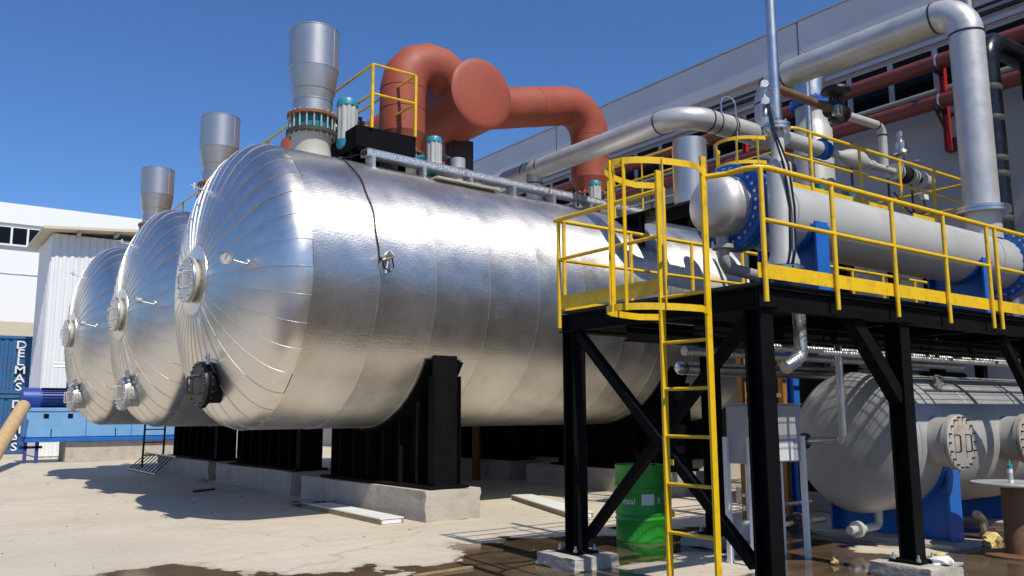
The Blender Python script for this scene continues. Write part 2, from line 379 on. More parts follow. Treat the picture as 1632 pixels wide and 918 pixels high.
for k in range(26):
    y0 = -0.6 + k*0.98
    if wp is None:
        f = MB(); t = 0.055
        f.box((XB+0.02, y0, 8.085), (XB+0.10, y0+t, 9.055)); f.box((XB+0.02, y0+0.975-t, 8.085), (XB+0.10, y0+0.975, 9.055))
        f.box((XB+0.022, y0+t, 8.085), (XB+0.098, y0+0.975-t, 8.085+t)); f.box((XB+0.022, y0+t, 9.055-t), (XB+0.098, y0+0.975-t, 9.055))
        wp = f.build('window', 'frame_grey', fb, smooth=False)
        MB().box((XB+0.06, y0+t, 8.14), (XB+0.07, y0+0.975-t, 9.0)).build('pane', 'glass', wp, smooth=False)
        w0 = y0
    else:
        c = wp.copy(); col.objects.link(c); c.location.y = y0-w0
        for ch in wp.children:
            d_ = ch.copy(); col.objects.link(d_); d_.parent = c
MB().bbox((XB-0.14, -8, 8.02), (XB+0.018, 40, 8.08), 0.01).build('window_sill', 'frame_grey', fb)
MB().box((XB-0.10, -8, 9.08), (XB-0.002, 40, 9.17)).build('window_head', 'frame_grey', fb, smooth=False)
for z, r in ((9.30, 0.05), (9.46, 0.035)):
    MB().tube([(XB-0.12, -8, z), (XB-0.12, 40, z)], r, 8).build('conduit', 'dark_iron', fb)
MB().bbox((XB-0.06, 4, 4.15), (XB-0.002, 8.4, 4.45), 0.01).build('dark_strip', 'black', fb)
for y_ in (3.0, 11.2, 16.4):
    MB().box((XB-0.012, y_, 0.2), (XB-0.002, y_+0.03, 8.0)).build('wall_joint', 'dark_iron', fb, smooth=False)

# ------------------------------------------------------------------ white building and shed, far left
wb = thing('white_building', 'tall plain white building behind the blue containers', 'building', (4, 50, 0))
MB().box((-14, 50, 0), (15, 62, 12.2)).build('wall', 'building_white', wb, smooth=False)
MB().box((-14.1, 49.88, 11.42), (15.1, 62.1, 12.47)).build('parapet', 'building_white', wb, smooth=False)
MB().box((-14, 49.97, 8.76), (15, 50.1, 8.80)).build('joint', 'frame_grey', wb, smooth=False)
for i in range(5):
    x0 = 2.96 + i*0.74
    f = MB(); f.box((x0, 49.95, 10.30), (x0+0.70, 50.1, 11.25)); wi = f.build('window', 'white', wb, smooth=False)
    MB().box((x0+0.03, 49.94, 10.34), (x0+0.67, 50.0, 11.2)).build('pane', 'glass', wi, smooth=False)
MB().box((2.9, 49.85, 10.22), (6.7, 50.05, 10.29)).build('sill', 'white', wb, smooth=False)

sh = thing('white_shed', 'white corrugated metal shed with overhanging roof', 'shed', (4.43, 35, 0))
MB().box((4.45, 35.03, 0), (12.5, 38.3, 8.25)).build('core', 'white_sheet', sh, smooth=False)
def corr(p0, p1, nrm, z0, z1, pitch=0.26, dep=0.035):
    p0 = Vector(p0); p1 = Vector(p1); L_ = (p1-p0).length; d = (p1-p0)/L_; n = Vector(nrm); b = MB(); pts = []
    s = 0
    while s < L_-1e-3:
        for t, h in ((0, 0), (.4, 0), (.5, 1), (.9, 1)):
            if s+t*pitch < L_: pts.append(p0+d*(s+t*pitch)+n*dep*h)
        s += pitch
    pts.append(p1)
    k = len(pts); b.add([(p.x, p.y, z0) for p in pts]+[(p.x, p.y, z1) for p in pts], [(i, i+1, k+i+1, k+i) for i in range(k-1)]); return b
for i in range(8):
    corr((4.43+i*1.0, 35, 0), (5.43+i*1.0, 35, 0), (0, -1, 0), 0.05, 8.25).build('cladding_sheet', 'white_sheet', sh, smooth=False)
for i in range(3):
    corr((4.43, 35+i*1.1, 0), (4.43, 36.1+i*1.1, 0), (-1, 0, 0), 0.05, 8.2).build('side_sheet', 'white_sheet', sh, smooth=False)
b = MB(); b.add([(4.02,34.3,8.27),(13,34.3,8.95),(13,39,8.95),(4.02,39,8.27),(4.02,34.3,8.37),(13,34.3,9.05),(13,39,9.05),(4.02,39,8.37)],
               [(0,3,2,1),(4,5,6,7),(0,1,5,4),(1,2,6,5),(2,3,7,6),(3,0,4,7)])
b.build('roof', 'beige_wall', sh, smooth=False)
for i in range(6):
    MB().box((5.2+i*1.3, 34.45, 8.2+i*.1), (5.3+i*1.3, 35.0, 8.32+i*.1)).build('roof_bracket', 'frame_grey', sh, smooth=False)

# beige wall and containers
bw = MB(); bw.bbox((-12, 43, 0), (9, 43.4, 5.65), 0.03); tag(bw.build('boundary_wall', 'beige_wall'), 'beige wall rising behind the stacked blue containers', 'wall')
def container(z0, label):
    t = thing('shipping_container', label, 'container', (1.6, 39, z0), 0, 'blue stacked shipping containers')
    x0, x1, y0, y1, z1 = -1.45, 4.62, 39.0, 41.44, z0+2.3
    corr((x0+.1, y0+.05, 0), (x1-.1, y0+.05, 0), (0, -1, 0), z0+.15, z1-.12, 0.28, 0.04).build('side_panel', 'container_blue', t, smooth=False)
    MB().box((x0+.05, y0+.06, z0+.1), (x1-.05, y1, z1-.02)).build('body', 'container_blue', t, smooth=False)
    for x in (x0, x1-.14): MB().bbox((x, y0-.02, z0), (x+.14, y0+.14, z1), .01).build('corner_post', 'container_blue', t)
    MB().bbox((x0, y0-.03, z0), (x1, y0+.1, z0+.16), .01).build('bottom_rail', 'container_blue', t)
    MB().bbox((x0, y0-.03, z1-.12), (x1, y0+.1, z1), .01).build('top_rail', 'container_blue', t)
    for i, ch in enumerate('DELMAS'):
        me = text_mesh(ch, 0.44); b = MB(); b.add([(v.co.x*1.25, 0, v.co.y) for v in me.vertices], [list(p.vertices) for p in me.polygons])
        w_ = max(v.x for v in b.v)+min(v.x for v in b.v)
        for v in b.v: v.x += 4.13-w_/2; v.y = y0-.045; v.z += z1-.50-i*.335
        b.build('letter', 'white_sheet', t, smooth=False)
    return t
container(0.02, 'blue container at ground level, lower of two lettered containers'); container(2.38, 'blue container with white letters, upper of the two stacked')

# ================================================================== THE TANKS
DL = 0.053; RR = 2.133; ZC = 3.413
TK = [V(4.209, 12.4, 0), V(4.244, 17.41, 0), V(4.143, 22.16, 0)]
def tank_pt(i, x, y, z):
    return TK[i] + V(x*math.cos(DL)-y*math.sin(DL), x*math.sin(DL)+y*math.cos(DL), z)
HD, HE = 0.82, 2.1
def head_prof(t): return (-HD*max(0, math.cos(t))**(2/HE), RR*max(0, math.sin(t))**(2/HE))
def head_x(r):
    s = min(1, r/RR)**(HE/2); return -HD*max(0, 1-s*s)**(1/HE)
NG = 36
def make_gore():
    # one gore: a meridian strip whose last edge carries a narrow folded bead lapping the neighbour
    da = 2*PI/NG; cols = [-0.02, 0.25, 0.5, 0.75, 1.0]
    rs = [0.47, .55, .65, .8, .95, 1.1, 1.25, 1.4, 1.52, 1.64, 1.74, 1.82, 1.89, 1.95, 2.0, 2.045, 2.08, 2.105, 2.122, RR]
    b = MB(); vs = []
    def nrm(r):
        e = 1e-3; r1 = min(RR, r+e); r0 = r1-2*e; dx = head_x(r1)-head_x(r0); n = Vector((-(r1-r0), dx)); n.normalize(); return Vector((-abs(n.x), abs(n.y)))
    for r in rs:
        x = head_x(r); n = nrm(r)
        for f in cols:
            a = f*da; h = .0035*f; vs.append((x+n.x*h, (r+n.y*h)*math.cos(a), (r+n.y*h)*math.sin(a)))
    k = len(cols)
    b.add(vs, [(i*k+j, i*k+j+1, (i+1)*k+j+1, (i+1)*k+j) for i in range(len(rs)-1) for j in range(k-1)])
    vs = []
    for r in rs:
        x = head_x(r); n = nrm(r)
        for wdt, h in ((-.007, .002), (-.004, .008), (.003, .008), (.0035, -.006)):
            a = da + wdt/r; vs.append((x+n.x*h, (r+n.y*h)*math.cos(a), (r+n.y*h)*math.sin(a)))
    nf = len(b.f); b.add(vs, [(i*4+j, i*4+j+1, (i+1)*4+j+1, (i+1)*4+j) for i in range(len(rs)-1) for j in range(3)])
    b.bead = nf
    return b
def make_tank(i, label):
    t = thing('storage_tank', label, 'tank', TK[i], DL, 'three aluminium clad tanks in a row')
    Z = V(0, 0, ZC)
    # shell courses
    edges = [0.0, 0.99, 1.94, 2.93, 3.93, 4.93, 5.93, 6.93, 7.93, 8.93, 9.8]
    me = None
    for k in range(len(edges)-1):
        x0, x1 = edges[k], edges[k+1]; n = 144; b = MB(); uv = []
        prof = [(x0+0.0, RR-0.004), (x0+.002, RR+.003), (x0+0.010, RR+.004), (x0+.018, RR+.001), (x0+.5*(x1-x0), RR+0.0005), (x1-.01, RR), (x1+.012, RR-.001)]
        for x, r in prof:
            for j in range(n+1):
                a = 2*PI*j/n; b.v.append(V(x, r*math.cos(a), ZC+r*math.sin(a))); uv.append((x, a*RR))
        b.f = [[p*(n+1)+j, p*(n+1)+j+1, (p+1)*(n+1)+j+1, (p+1)*(n+1)+j] for p in range(len(prof)-1) for j in range(n)]
        b.build('shell_band', 'alu_shell', t, local=True, uvs=uv, ang=60)
    gb = make_gore(); gm = gb.build('gore_panel', 'alu_head', t, local=True, ang=50); gm.data.materials.append(MATS['alu_bead'])
    for pi in range(gb.bead, len(gm.data.polygons)): gm.data.polygons[pi].material_index = 1
    gm.location = Z; gr = random.Random(i+20)
    for k in range(1, NG):
        c = gm.copy(); col.objects.link(c); c.rotation_euler = (2*PI*k/NG+gr.uniform(-.003, .003), gr.uniform(-.0045, .0045), gr.uniform(-.0045, .0045))
    rv = [(RR, 9.81), (RR*.97, 9.81+.3), (RR*.85, 9.81+.55), (RR*.6, 9.81+.72), (0.0, 9.81+HD)]
    MB().lathe(rv, (0, 0, ZC), (1, 0, 0), 64).build('rear_head', 'alu_head', t, local=True, ang=80)
    # centre plate and manhole
    hx = -HD
    MB().lathe([(0.0, hx-.012), (0.30, hx-.008), (0.50, head_x(.5)-.016), (0.505, head_x(.5)+.01)], (0,0,ZC), (1,0,0), 48).build('centre_plate', 'alu_head', t, local=True)
    for k in range(1):
        fl = MB(); fl.lathe([(.27, hx+.05), (.27, hx-.045), (.325, hx-.045), (.325, hx-.078), (.27, hx-.08)], (0,0,ZC), (1,0,0), 40, caps=False)
        mh = fl.build('manhole', 'cream', t, local=True)
        cv = MB(); cv.lathe([(0.0, hx-.118), (.315, hx-.118), (.325, hx-.11), (.325, hx-.084), (0.0, hx-.084)], (0,0,ZC), (1,0,0), 40); cov = cv.build('manhole_cover', 'steel', t, local=True)
        bo = bolts((hx-.088, 0, ZC), (1,0,0), .298, 20, .013, .11).build('bolt_ring', 'cream', cov, local=True); bo['kind'] = 'stuff'
        for sy in (-.10, .10):
            h = MB(); h.tube(bend([(hx-.11, sy, ZC-.11), (hx-.19, sy, ZC-.11), (hx-.19, sy, ZC+.11), (hx-.11, sy, ZC+.11)], .02, 3), .011, 6)
            h.build('handle', 'cream', cov, local=True)
        h = MB(); h.tube([(hx-.19, -.10, ZC+.05), (hx-.19, .10, ZC+.05)], .01, 6); h.build('handle_bar', 'cream', cov, local=True)
    # lower nozzle
    nz = ZC-1.50; mt = 'black' if i == 0 else 'pipe_grey'; ny = -.30
    x0 = head_x(math.hypot(1.5, .3)); xf = -0.80
    b = MB(); b.lathe([(.25, x0+.25), (.25, xf+.10), (.325, xf+.10), (.325, xf+.05), (.25, xf+.05)], (0, ny, nz), (1,0,0), 32, caps=False); b.build('lower_nozzle', mt, t, local=True)
    b = MB(); b.lathe([(0.0, xf), (.32, xf), (.325, xf+.01), (.325, xf+.045), (0.0, xf+.045)], (0, ny, nz), (1,0,0), 32); lc = b.build('nozzle_cover', 'dark_iron' if i == 0 else 'pipe_grey', t, local=True)
    q = bolts((xf+.05, ny, nz), (1,0,0), .29, 18, .015, .15).build('bolt_ring', 'dark_iron' if i == 0 else 'cream', lc, local=True); q['kind'] = 'stuff'
    for sy in (-.1, .1):
        h = MB(); h.tube(bend([(xf, ny+sy, nz-.12), (xf-.1, ny+sy, nz-.12), (xf-.1, ny+sy, nz+.12), (xf, ny+sy, nz+.12)], .02, 3), .012, 6); h.build('handle', 'dark_iron' if i == 0 else 'cream', lc, local=True)
    # thermometer dial on a stem
    gy, gz = -1.43, ZC+.08; gx = head_x(1.43)
    b = MB(); b.tube([(gx+.02, gy, gz-.02), (gx-.22, gy, gz+.02)], .016, 8); b.lathe([(.06, 0), (.05, -.02)], (gx, gy, gz), (-1, 0, 0), 16); st = b.build('thermometer_stem', 'steel', t, local=True)
    dd = Vector((-.62, -.78, -.02)).normalized(); c0 = V(gx-.27, gy-.02, gz+.03)
    if i == 0:
        b = MB(); b.lathe([(0.0, -.03), (.088, -.03), (.095, -.02), (.095, .02), (.084, .022), (.084, .012), (0, .012)], c0, dd, 28); dl_ = b.build('thermometer_dial', 'steel', t, local=True)
        MB().lathe([(0, .0135), (.083, .0135)], c0, dd, 28).build('dial_face', 'white_sheet', dl_, local=True)
        xx, yy = frame(dd); b = MB()
        for k in range(11):
            a = PI*(-.25+1.5*k/10); o = c0+dd*.016; e_ = xx*math.cos(a)+yy*math.sin(a); b.bar(o+e_*.060, o+e_*.075, .006, .002, dd)
        o = c0+dd*.017; e_ = (xx*.5+yy*.87); b.bar(o-e_*.02, o+e_*.06, .007, .002, dd); b.build('dial_marks', 'black', dl_, local=True)
    else:
        b = MB(); b.lathe([(0.0, -.05), (.05, -.05), (.05, .05), (0, .05)], c0, (1, .2, 0), 12); b.build('thermometer_head', 'pipe_white', t, local=True)
    b = MB(); a_ = V(head_x(1.35), -.62, ZC-1.2); b.tube([a_+V(.03,0,0), a_+V(-.14,-.03,.02)], .02, 8); b.tube([a_+V(-.14,-.03,-.03), a_+V(-.14,-.03,.11)], .028, 8); b.tube([a_+V(-.14,-.03,.06), a_+V(-.2,-.09,.06)], .012, 6); b.build('sample_valve', 'steel', t, local=True)
    b = MB(); a_ = V(head_x(1.45), .3, ZC+1.42); b.tube([a_+V(.02,0,0), a_+V(-.25,-.02,.06)], .013, 8); b.tube([a_+V(-.18,-.02,0.0), a_+V(-.18,-.02,.10)], .02, 8); b.build('top_probe', 'steel', t, local=True)
    # saddles
    for sx in (2.30, 7.6):
        b = MB(); wv = []
        n = 24; pr = []
        for k in range(n+1):
            a = R(-90-58+116*k/n); pr.append((RR+.025)*V(0, math.cos(a), math.sin(a)))
        for dx, rad in ((-.33, 1.0), (.33, 1.0), (.33, 1.012), (-.33, 1.012)):
            wv += [V(sx+dx, p.y*rad, ZC+p.z*rad) for p in pr]
        m_ = n+1
        b.add(wv, [(q*m_+k, q*m_+k+1, ((q+1) % 4)*m_+k+1, ((q+1) % 4)*m_+k) for q in range(4) for k in range(n)]); b.build('wear_plate', 'black', t, local=True)
        # web, closed polygon down to base
        b = MB(); ys_ = [-1.84+3.09*k/20 for k in range(21)]
        tops = [ZC-math.sqrt(max(0, (RR+.04)**2-y*y)) for y in ys_]
        for dx in (-.02, .02): b.v += [V(sx+dx, y, .475) for y in ys_]+[V(sx+dx, y, z) for y, z in zip(ys_, tops)]
        K = 21
        b.f = [[k, k+1, K+k+1, K+k] for k in range(K-1)]+[[2*K+k, 2*K+K+k, 2*K+K+k+1, 2*K+k+1] for k in range(K-1)]
        b.f += [[0, K, 3*K, 2*K], [K-1, 2*K+K-1, 4*K-1, 2*K-1]]
        b.build('saddle_web', 'black', t, local=True, smooth=False)
        for y in (-1.84, -1.42, -.95, -.48, 0, .48, .95, 1.24):
            z = ZC-math.sqrt((RR+.03)**2-y*y) - (.02 if abs(y) < 1.8 else -.10)
            MB().box((sx-.22, y-.012, .475), (sx+.22, y+.012, z)).build('saddle_rib', 'black', t, local=True, smooth=False)
        for yc in (-1.86, ):
            b = MB(); b.box((sx-.235, yc-.07, .475), (sx-.222, yc+.09, 2.05)); b.box((sx+.222, yc-.07, .475), (sx+.235, yc+.09, 2.05)); b.build('saddle_flange', 'black', t, local=True, smooth=False)
        MB().bbox((sx-.34, -2.0, .432), (sx+.34, 1.4, .473), .005).build('base_plate', 'black', t, local=True)
    return t
tank_labels = ['nearest aluminium clad tank with white dial thermometer and black lower hatch', 'middle aluminium clad tank between the nearest and farthest ones', 'farthest aluminium clad tank beside the blue machine']
tanks = [make_tank(i, tank_labels[i]) for i in range(3)]

# concrete plinths under the saddles
def plinth(c, sx, sy, h, seed):
    rnd = random.Random(seed); bm = bmesh.new(); bmesh.ops.create_cube(bm, size=1)
    bmesh.ops.subdivide_edges(bm, edges=bm.edges[:], cuts=5, use_grid_fill=True)
    for v in bm.verts:
        e = sum(1 for k in range(3) if abs(abs(v.co[k])-.5) < 1e-4)
        j = .003 if e < 2 else .014
        v.co = Vector((v.co.x*sx, v.co.y*sy, (v.co.z+.5)*h)) + Vector([rnd.uniform(-j, j) for _ in range(3)])
        if e >= 2: v.co.x *= .994; v.co.y *= .998
        v.co.z = min(v.co.z, h-.001)
    b = MB(); bm.verts.index_update(); b.add([v.co.copy() for v in bm.verts], [[v.index for v in f.verts] for f in bm.faces]); bm.free(); return b
pl = ['chipped concrete plinth carrying the black saddle of the nearest tank', 'concrete plinth in shade under the middle tank front', 'concrete plinth in shade under the farthest tank front']
for i in range(3):
    for sx, lab in ((2.36, pl[i]), (7.6, ['rear concrete plinth under the nearest tank', 'rear concrete plinth under the middle tank', 'rear concrete plinth under the farthest tank'][i])):
        o = plinth(None, .94, 4.16, .43, i+int(sx)).build('concrete_plinth', 'concrete', None, ang=50); c = tank_pt(i, sx, 0, 0)
        o.location = c; o.rotation_euler = (0, 0, DL*.5); tag(o, lab, 'plinth', 'concrete plinths under the tanks')

# ------------------------------------------------------------------ vent stacks with valve and actuator
def actuator(parent, c, s=1.0, nm='actuator', box_dir=(1, -.3, 0)):
    c = Vector(c); r = .145*s; h = .25*s
    b = MB(); n = 40; pr = []
    for k in range(n):
        a = 2*PI*k/n; rr = r*(1.0 if k % 4 < 2 else .90); pr.append((c.x+rr*math.cos(a), c.y+rr*math.sin(a)))
    b.prism(pr, c.z-h, c.z+h); a_ = b.build(nm, 'pipe_white', parent, ang=30)
    for sg in (-1, 1):
        p = [(r*1.04, 0), (r*1.04, .05*s), (r*.92, .10*s), (r*.55, .125*s), (0, .13*s)]
        MB().lathe(p, c+V(0, 0, sg*h), (0, 0, sg), 24).build('end_cap', 'teal', a_)
    d = Vector(box_dir).normalized(); q = c+d*r*1.25
    b = MB(); b.bbox(q-V(.055, .055, .07)*s, q+V(.055, .055, .06)*s, .012); b.tube([q+V(0,0,.06)*s, q+V(0,0,.12)*s], .03*s, 8); b.tube([q, q+d*.12*s], .018*s, 8); b.build('positioner', 'dark_iron', a_)
    return a_
def valve_stack(i, label):
    c = tank_pt(i, .93, -.02, 0); c.z = 0
    t = thing('vent_stack', label, 'vent stack', (c.x, c.y, 5.4), 0, 'vent stacks on the tanks')
    o = (c.x, c.y, 0)
    MB().lathe([(.34, 5.36), (.315, 5.60), (.30, 5.72), (.33, 5.92)], o, n=40, caps=False).build('base_nozzle', 'cream', t)
    b = MB(); b.lathe([(.30, 5.925), (.405, 5.925), (.405, 5.985), (.30, 5.985)], o, n=40, caps=False); b.build('lower_flange', 'gasket', t)
    b = MB(); b.lathe([(.31, 5.987), (.315, 6.0), (.315, 6.20), (.31, 6.213)], o, n=40, caps=False); b.tube([(c.x+.25, c.y-.12, 6.1), (c.x+.52, c.y-.2, 6.1)], .07, 12); b.build('valve_body', 'teal', t)
    b = MB(); b.lathe([(.29, 6.215), (.40, 6.215), (.40, 6.262), (.29, 6.262)], o, n=40, caps=False); b.build('upper_flange', 'rust', t)
    q = bolts((c.x, c.y, 6.09), (0,0,1), .365, 20, .014, .42).build('bolt_ring', 'cream', t); q['kind'] = 'stuff'
    b = MB(); b.lathe([(.31, 6.264), (.31, 6.49)], o, n=40, caps=False); b.lathe([(.31, 6.482), (.318, 6.482), (.318, 6.50), (.31, 6.50)], o, n=40, caps=False); b.build('neck', 'stack_steel', t)
    b = MB(); b.lathe([(.311, 6.50), (.36, 6.76), (.397, 7.02)], o, n=48, caps=False); b.lathe([(.345, 6.66), (.349, 6.66), (.352, 6.672), (.347, 6.672)], o, n=48, caps=False); b.build('cone', 'stack_steel', t)
    b = MB(); b.lathe([(.398, 7.02), (.403, 7.022), (.403, 7.04), (.397, 7.042), (.397, 7.69), (.403, 7.692), (.403, 7.705), (.385, 7.705), (.385, 7.1)], o, n=48, caps=False)
    a = R(-62); b.bar((c.x+.398*math.cos(a), c.y+.398*math.sin(a), 7.04), (c.x+.398*math.cos(a), c.y+.398*math.sin(a), 7.69), .012, .012); b.build('barrel', 'stack_steel', t)
    actuator(t, (c.x+.50, c.y-.24, 6.17), 1.15)
    return t
valve_stack(0, 'steel vent stack on the nearest tank, tallest in the picture'); valve_stack(1, 'steel vent stack on the middle tank'); valve_stack(2, 'steel vent stack on the farthest tank')

# ------------------------------------------------------------------ red primer manifold
HX, HZ, HR = 8.25, 7.27, 0.655
mf = thing('exhaust_manifold', 'red primer painted manifold of fat mitred ducts above the tanks', 'duct', (HX, 17, 5.6))
b = MB(); b.lathe([(HR, 0), (HR, 12.6)], (HX, 12.13, HZ), (0, 1, 0), 56); b.build('header', 'primer', mf)
b = MB(); b.lathe([(0.0, -.045), (.2, -.041), (.4, -.027), (.55, -.010), (HR-.03, 0.006), (HR-.008, .02), (HR+.003, .028), (HR+.003, .04), (HR, .042)], (HX, 12.105, HZ), (0, 1, 0), 56); b.build('end_cap', 'primer', mf)
RB = .40
for i in range(3):
    for sx, tx in ((2.64, 8.47), (7.24, 7.96)):
        p = tank_pt(i, sx, 0, 0); yy = p.y; x = p.x
        path = bend([(x, yy, 6.32), (x, yy, tx), (HX, yy, 7.16)], .58, 5)
        path[-1] = V(HX + (.3 if x > HX else -.3), yy, 7.16 + .3*(tx-7.16)/abs(x-HX))
        b = MB(); b.tube(path, RB, 36, caps=False); b.build('duct_arm', 'primer', mf, ang=30)
        wl = MB()
        for k in range(len(path)-1):
            if k == 0: wl.lathe([(RB, -.008), (RB+.008, 0), (RB, .008)], path[1], (0, 0, 1), 36, caps=False)
        q = path[-2]+(path[-1]-path[-2])*.35; wl.lathe([(RB, -.008), (RB+.008, 0), (RB, .008)], q, path[-1]-path[-2], 36, caps=False)
        q = V(x, yy, 6.75); wl.lathe([(RB, -.008), (RB+.008, 0), (RB, .008)], q, (0,0,1), 36, caps=False)
        wl.build('weld_seam', 'primer', mf)
        b = MB(); b.lathe([(RB, 6.32), (.30, 6.05), (.30, 5.99)], (x, yy, 0), n=36, caps=False); b.build('reducer', 'primer', mf)
        b = MB(); b.lathe([(.28, 5.95), (.38, 5.95), (.38, 5.99), (.28, 5.99)], (x, yy, 0), n=36, caps=False); b.build('flange', 'rust', mf)
MB().bbox((HX-.06, 13.0, 5.45), (HX+.40, 13.3, HZ-HR+.06), .01).build('support_post', 'brown_black', mf)
MB().hbeam((HX-.05, 19.8, 0), (HX-.05, 19.8, HZ-HR+.02), .34, .34, .02).build('support_post', 'black', mf)
# butterfly valves under the manifold legs
vl = [['valve with teal capped actuator beside the dark walkway, nearest tank', 'valve with teal capped actuator under the right red duct, nearest tank'],
      ['front valve on the middle tank under its red duct', 'rear valve on the middle tank under its red duct'], ['front valve on the farthest tank under its red duct', 'rear valve on the farthest tank under its red duct']]
for i in range(3):
    for k, sx in enumerate((2.62, 7.22)):
        p = tank_pt(i, sx, 0, 0); t = thing('butterfly_valve', vl[i][k], 'valve', (p.x, p.y, 5.5), 0, 'valves under the red ducts')
        MB().lathe([(.34, 5.36), (.30, 5.50), (.30, 5.64)], (p.x, p.y, 0), n=32, caps=False).build('base_nozzle', 'cream', t)
        MB().lathe([(.28, 5.642), (.385, 5.642), (.385, 5.69), (.28, 5.69)], (p.x, p.y, 0), n=32, caps=False).build('lower_flange', 'cream', t)
        MB().lathe([(.29, 5.692), (.30, 5.70), (.30, 5.93), (.29, 5.948)], (p.x, p.y, 0), n=32, caps=False).build('valve_body', 'gasket', t)
        q = bolts((p.x, p.y, 5.82), (0,0,1), .345, 18, .012, .40).build('bolt_ring', 'cream', t); q['kind'] = 'stuff'
        sgn = 1 if k == 0 else -1
        c = V(p.x+(.30 if k == 0 else -.42), p.y-.62, 5.83 if k == 0 else 5.77)
        MB().tube([(p.x+.1*sgn, p.y-.25, 5.82), c], .065, 12).build('stem_housing', 'teal', t)
        actuator(t, c, .92 if k == 0 else .84)
# small capped nozzle
t = thing('capped_nozzle', 'small grey capped nozzle on tank top beside the teal valve', 'nozzle', (7.72, 12.1, 5.4))
MB().lathe([(.15, 5.35), (.15, 5.62), (.21, 5.62), (.21, 5.68), (.15, 5.68), (.13, 5.70), (.13, 5.93), (.0, 5.935)], (7.72, 12.1, 0), n=24).build('neck', 'pipe_grey', t)
MB().lathe([(.16, 5.69), (.215, 5.69), (.215, 5.72), (.16, 5.72)], (7.72, 12.1, 0), n=24, caps=False).build('flange_ring', 'rust', t)

# ------------------------------------------------------------------ catwalk across the tanks
cw = thing('tank_walkway', 'black walkway with yellow railing crossing the tank tops', 'walkway', (6.1, 17.5, 5.6))
X0, X1, Y0_, Y1_ = 5.55, 6.62, 11.66, 24.2
MB().bbox((X0, Y0_, 5.66), (X1, Y0_+.05, 6.0), .006).build('end_plate', 'black', cw)
for x in (X0, X1-.05): MB().bbox((x, Y0_+.052, 5.66), (x+.05, Y1_, 5.995), .006).build('side_channel', 'black', cw)
MB().box((X0+.052, Y0_+.052, 5.93), (X1-.052, Y1_, 5.97)).build('deck_plate', 'black', cw, smooth=False)
for k in range(14): MB().box((X0+.052, Y0_+.4+k*.9, 5.80), (X1-.052, Y0_+.46+k*.9, 5.928)).build('cross_member', 'black', cw, smooth=False)
for i in range(3):
    for x in (X0+.1, X1-.1):
        for dy in (-.55, .55): 
            yy = TK[i].y+.1+dy; MB().box((x-.05, yy-.05, 5.40), (x+.05, yy+.05, 5.79)).build('foot', 'black', cw, smooth=False)
for x in (5.8, 6.585):
    for k in range(9):
        yy = Y0_-.03+k*1.55 if k == 0 else Y0_+k*1.55
        MB().bar((x, yy, 5.99), (x, yy, 7.04), .042, .042).build('post', 'yellow', cw, smooth=False)
    for z in (7.04, 6.55): MB().tube([(x, Y0_-.03, z), (x, Y1_, z)], .021, 8).build('side_rail', 'yellow', cw)
for z in (7.043, 6.553): MB().tube([(5.8, Y0_-.033, z), (6.585, Y0_-.033, z)], .021, 8).build('end_rail', 'yellow', cw)

# ------------------------------------------------------------------ cable tray along the nearest tank
ct = thing('cable_tray', 'perforated galvanised cable tray along the top of the nearest tank', 'cable tray', tank_pt(0, 1.4, -.86, 5.4), DL)
def T0(x, y, z): return tank_pt(0, x, y, z)
for k in range(4):
    a = 1.42+k*1.9; e_ = a+1.895; b = MB()
    b.bar(T0(a, -.96, 5.545), T0(e_, -.96, 5.545), .006, .11, (0,0,1)); b.bar(T0(a, -.76, 5.545), T0(e_, -.76, 5.545), .006, .11, (0,0,1)); b.bar(T0(a, -.86, 5.493), T0(e_, -.86, 5.493), .194, .005, (0,0,1))
    b.bar(T0(a, -.86, 5.602), T0(e_, -.86, 5.602), .21, .006, (0,0,1))
    q = a+.03
    while q < e_-.02:      # raised ribs of the perforation
        b.bar(T0(q, -.965, 5.515), T0(q+.028, -.965, 5.575), .004, .016, (0, -1, 0)); q += .05
    b.build('tray_section', 'galv', ct)
for k in range(8): MB().box((1.5+k*.95-1.4, -.12, -.10), (1.56+k*.95-1.4, .10, .088)).build('tray_foot', 'galv', ct, local=True, smooth=False)
MB().bar(T0(2.6, -1.05, 5.31), T0(3.9, -1.05, 5.31), .22, .03).build('cover_strip', 'cream', ct)
# cable and transmitter on the shell
pts = []
for k in range(25):
    a = R(66-62*k/24); pts.append(T0(.97+.012*math.sin(k*.9), -(RR+.022)*math.cos(a), ZC+(RR+.022)*math.sin(a)))
b = MB(); b.tube([T0(1.45, -.8, 5.56), T0(1.25, -.85, 5.47), T0(1.05, -.9, 5.38)]+pts, .010, 8)
tag(b.build('signal_cable', 'black_rubber'), 'dark cable running down the shell of the nearest tank', 'cable')
t = thing('level_transmitter', 'small steel transmitter on nearest tank shell with looped cable', 'transmitter', T0(1.07, -RR, ZC), DL)
o = T0(1.07, -RR-.08, ZC+.2)
MB().tube([o+V(0, .1, 0), o], .03, 10).build('stub', 'steel', t)
b = MB(); b.lathe([(0, -.05), (.055, -.05), (.06, -.03), (.06, .03), (.055, .05), (0, .05)], o+V(.02, -.02, .06), (.5, -.6, .5), 16); b.build('housing', 'steel', t)
b = MB(); b.tube([o+V(.02,0,.03), o+V(-.03,-.01,-.2)], .02, 8); b.build('body', 'steel', t)
b = MB(); b.tube([o+V(.06,-.02,.02), o+V(.08,-.03,-.1), o+V(.02,-.03,-.17), o+V(-.06,-.02,-.12), o+V(-.10,0,.02), pts[-1]], .01, 6); b.build('cable_loop', 'black_rubber', t)

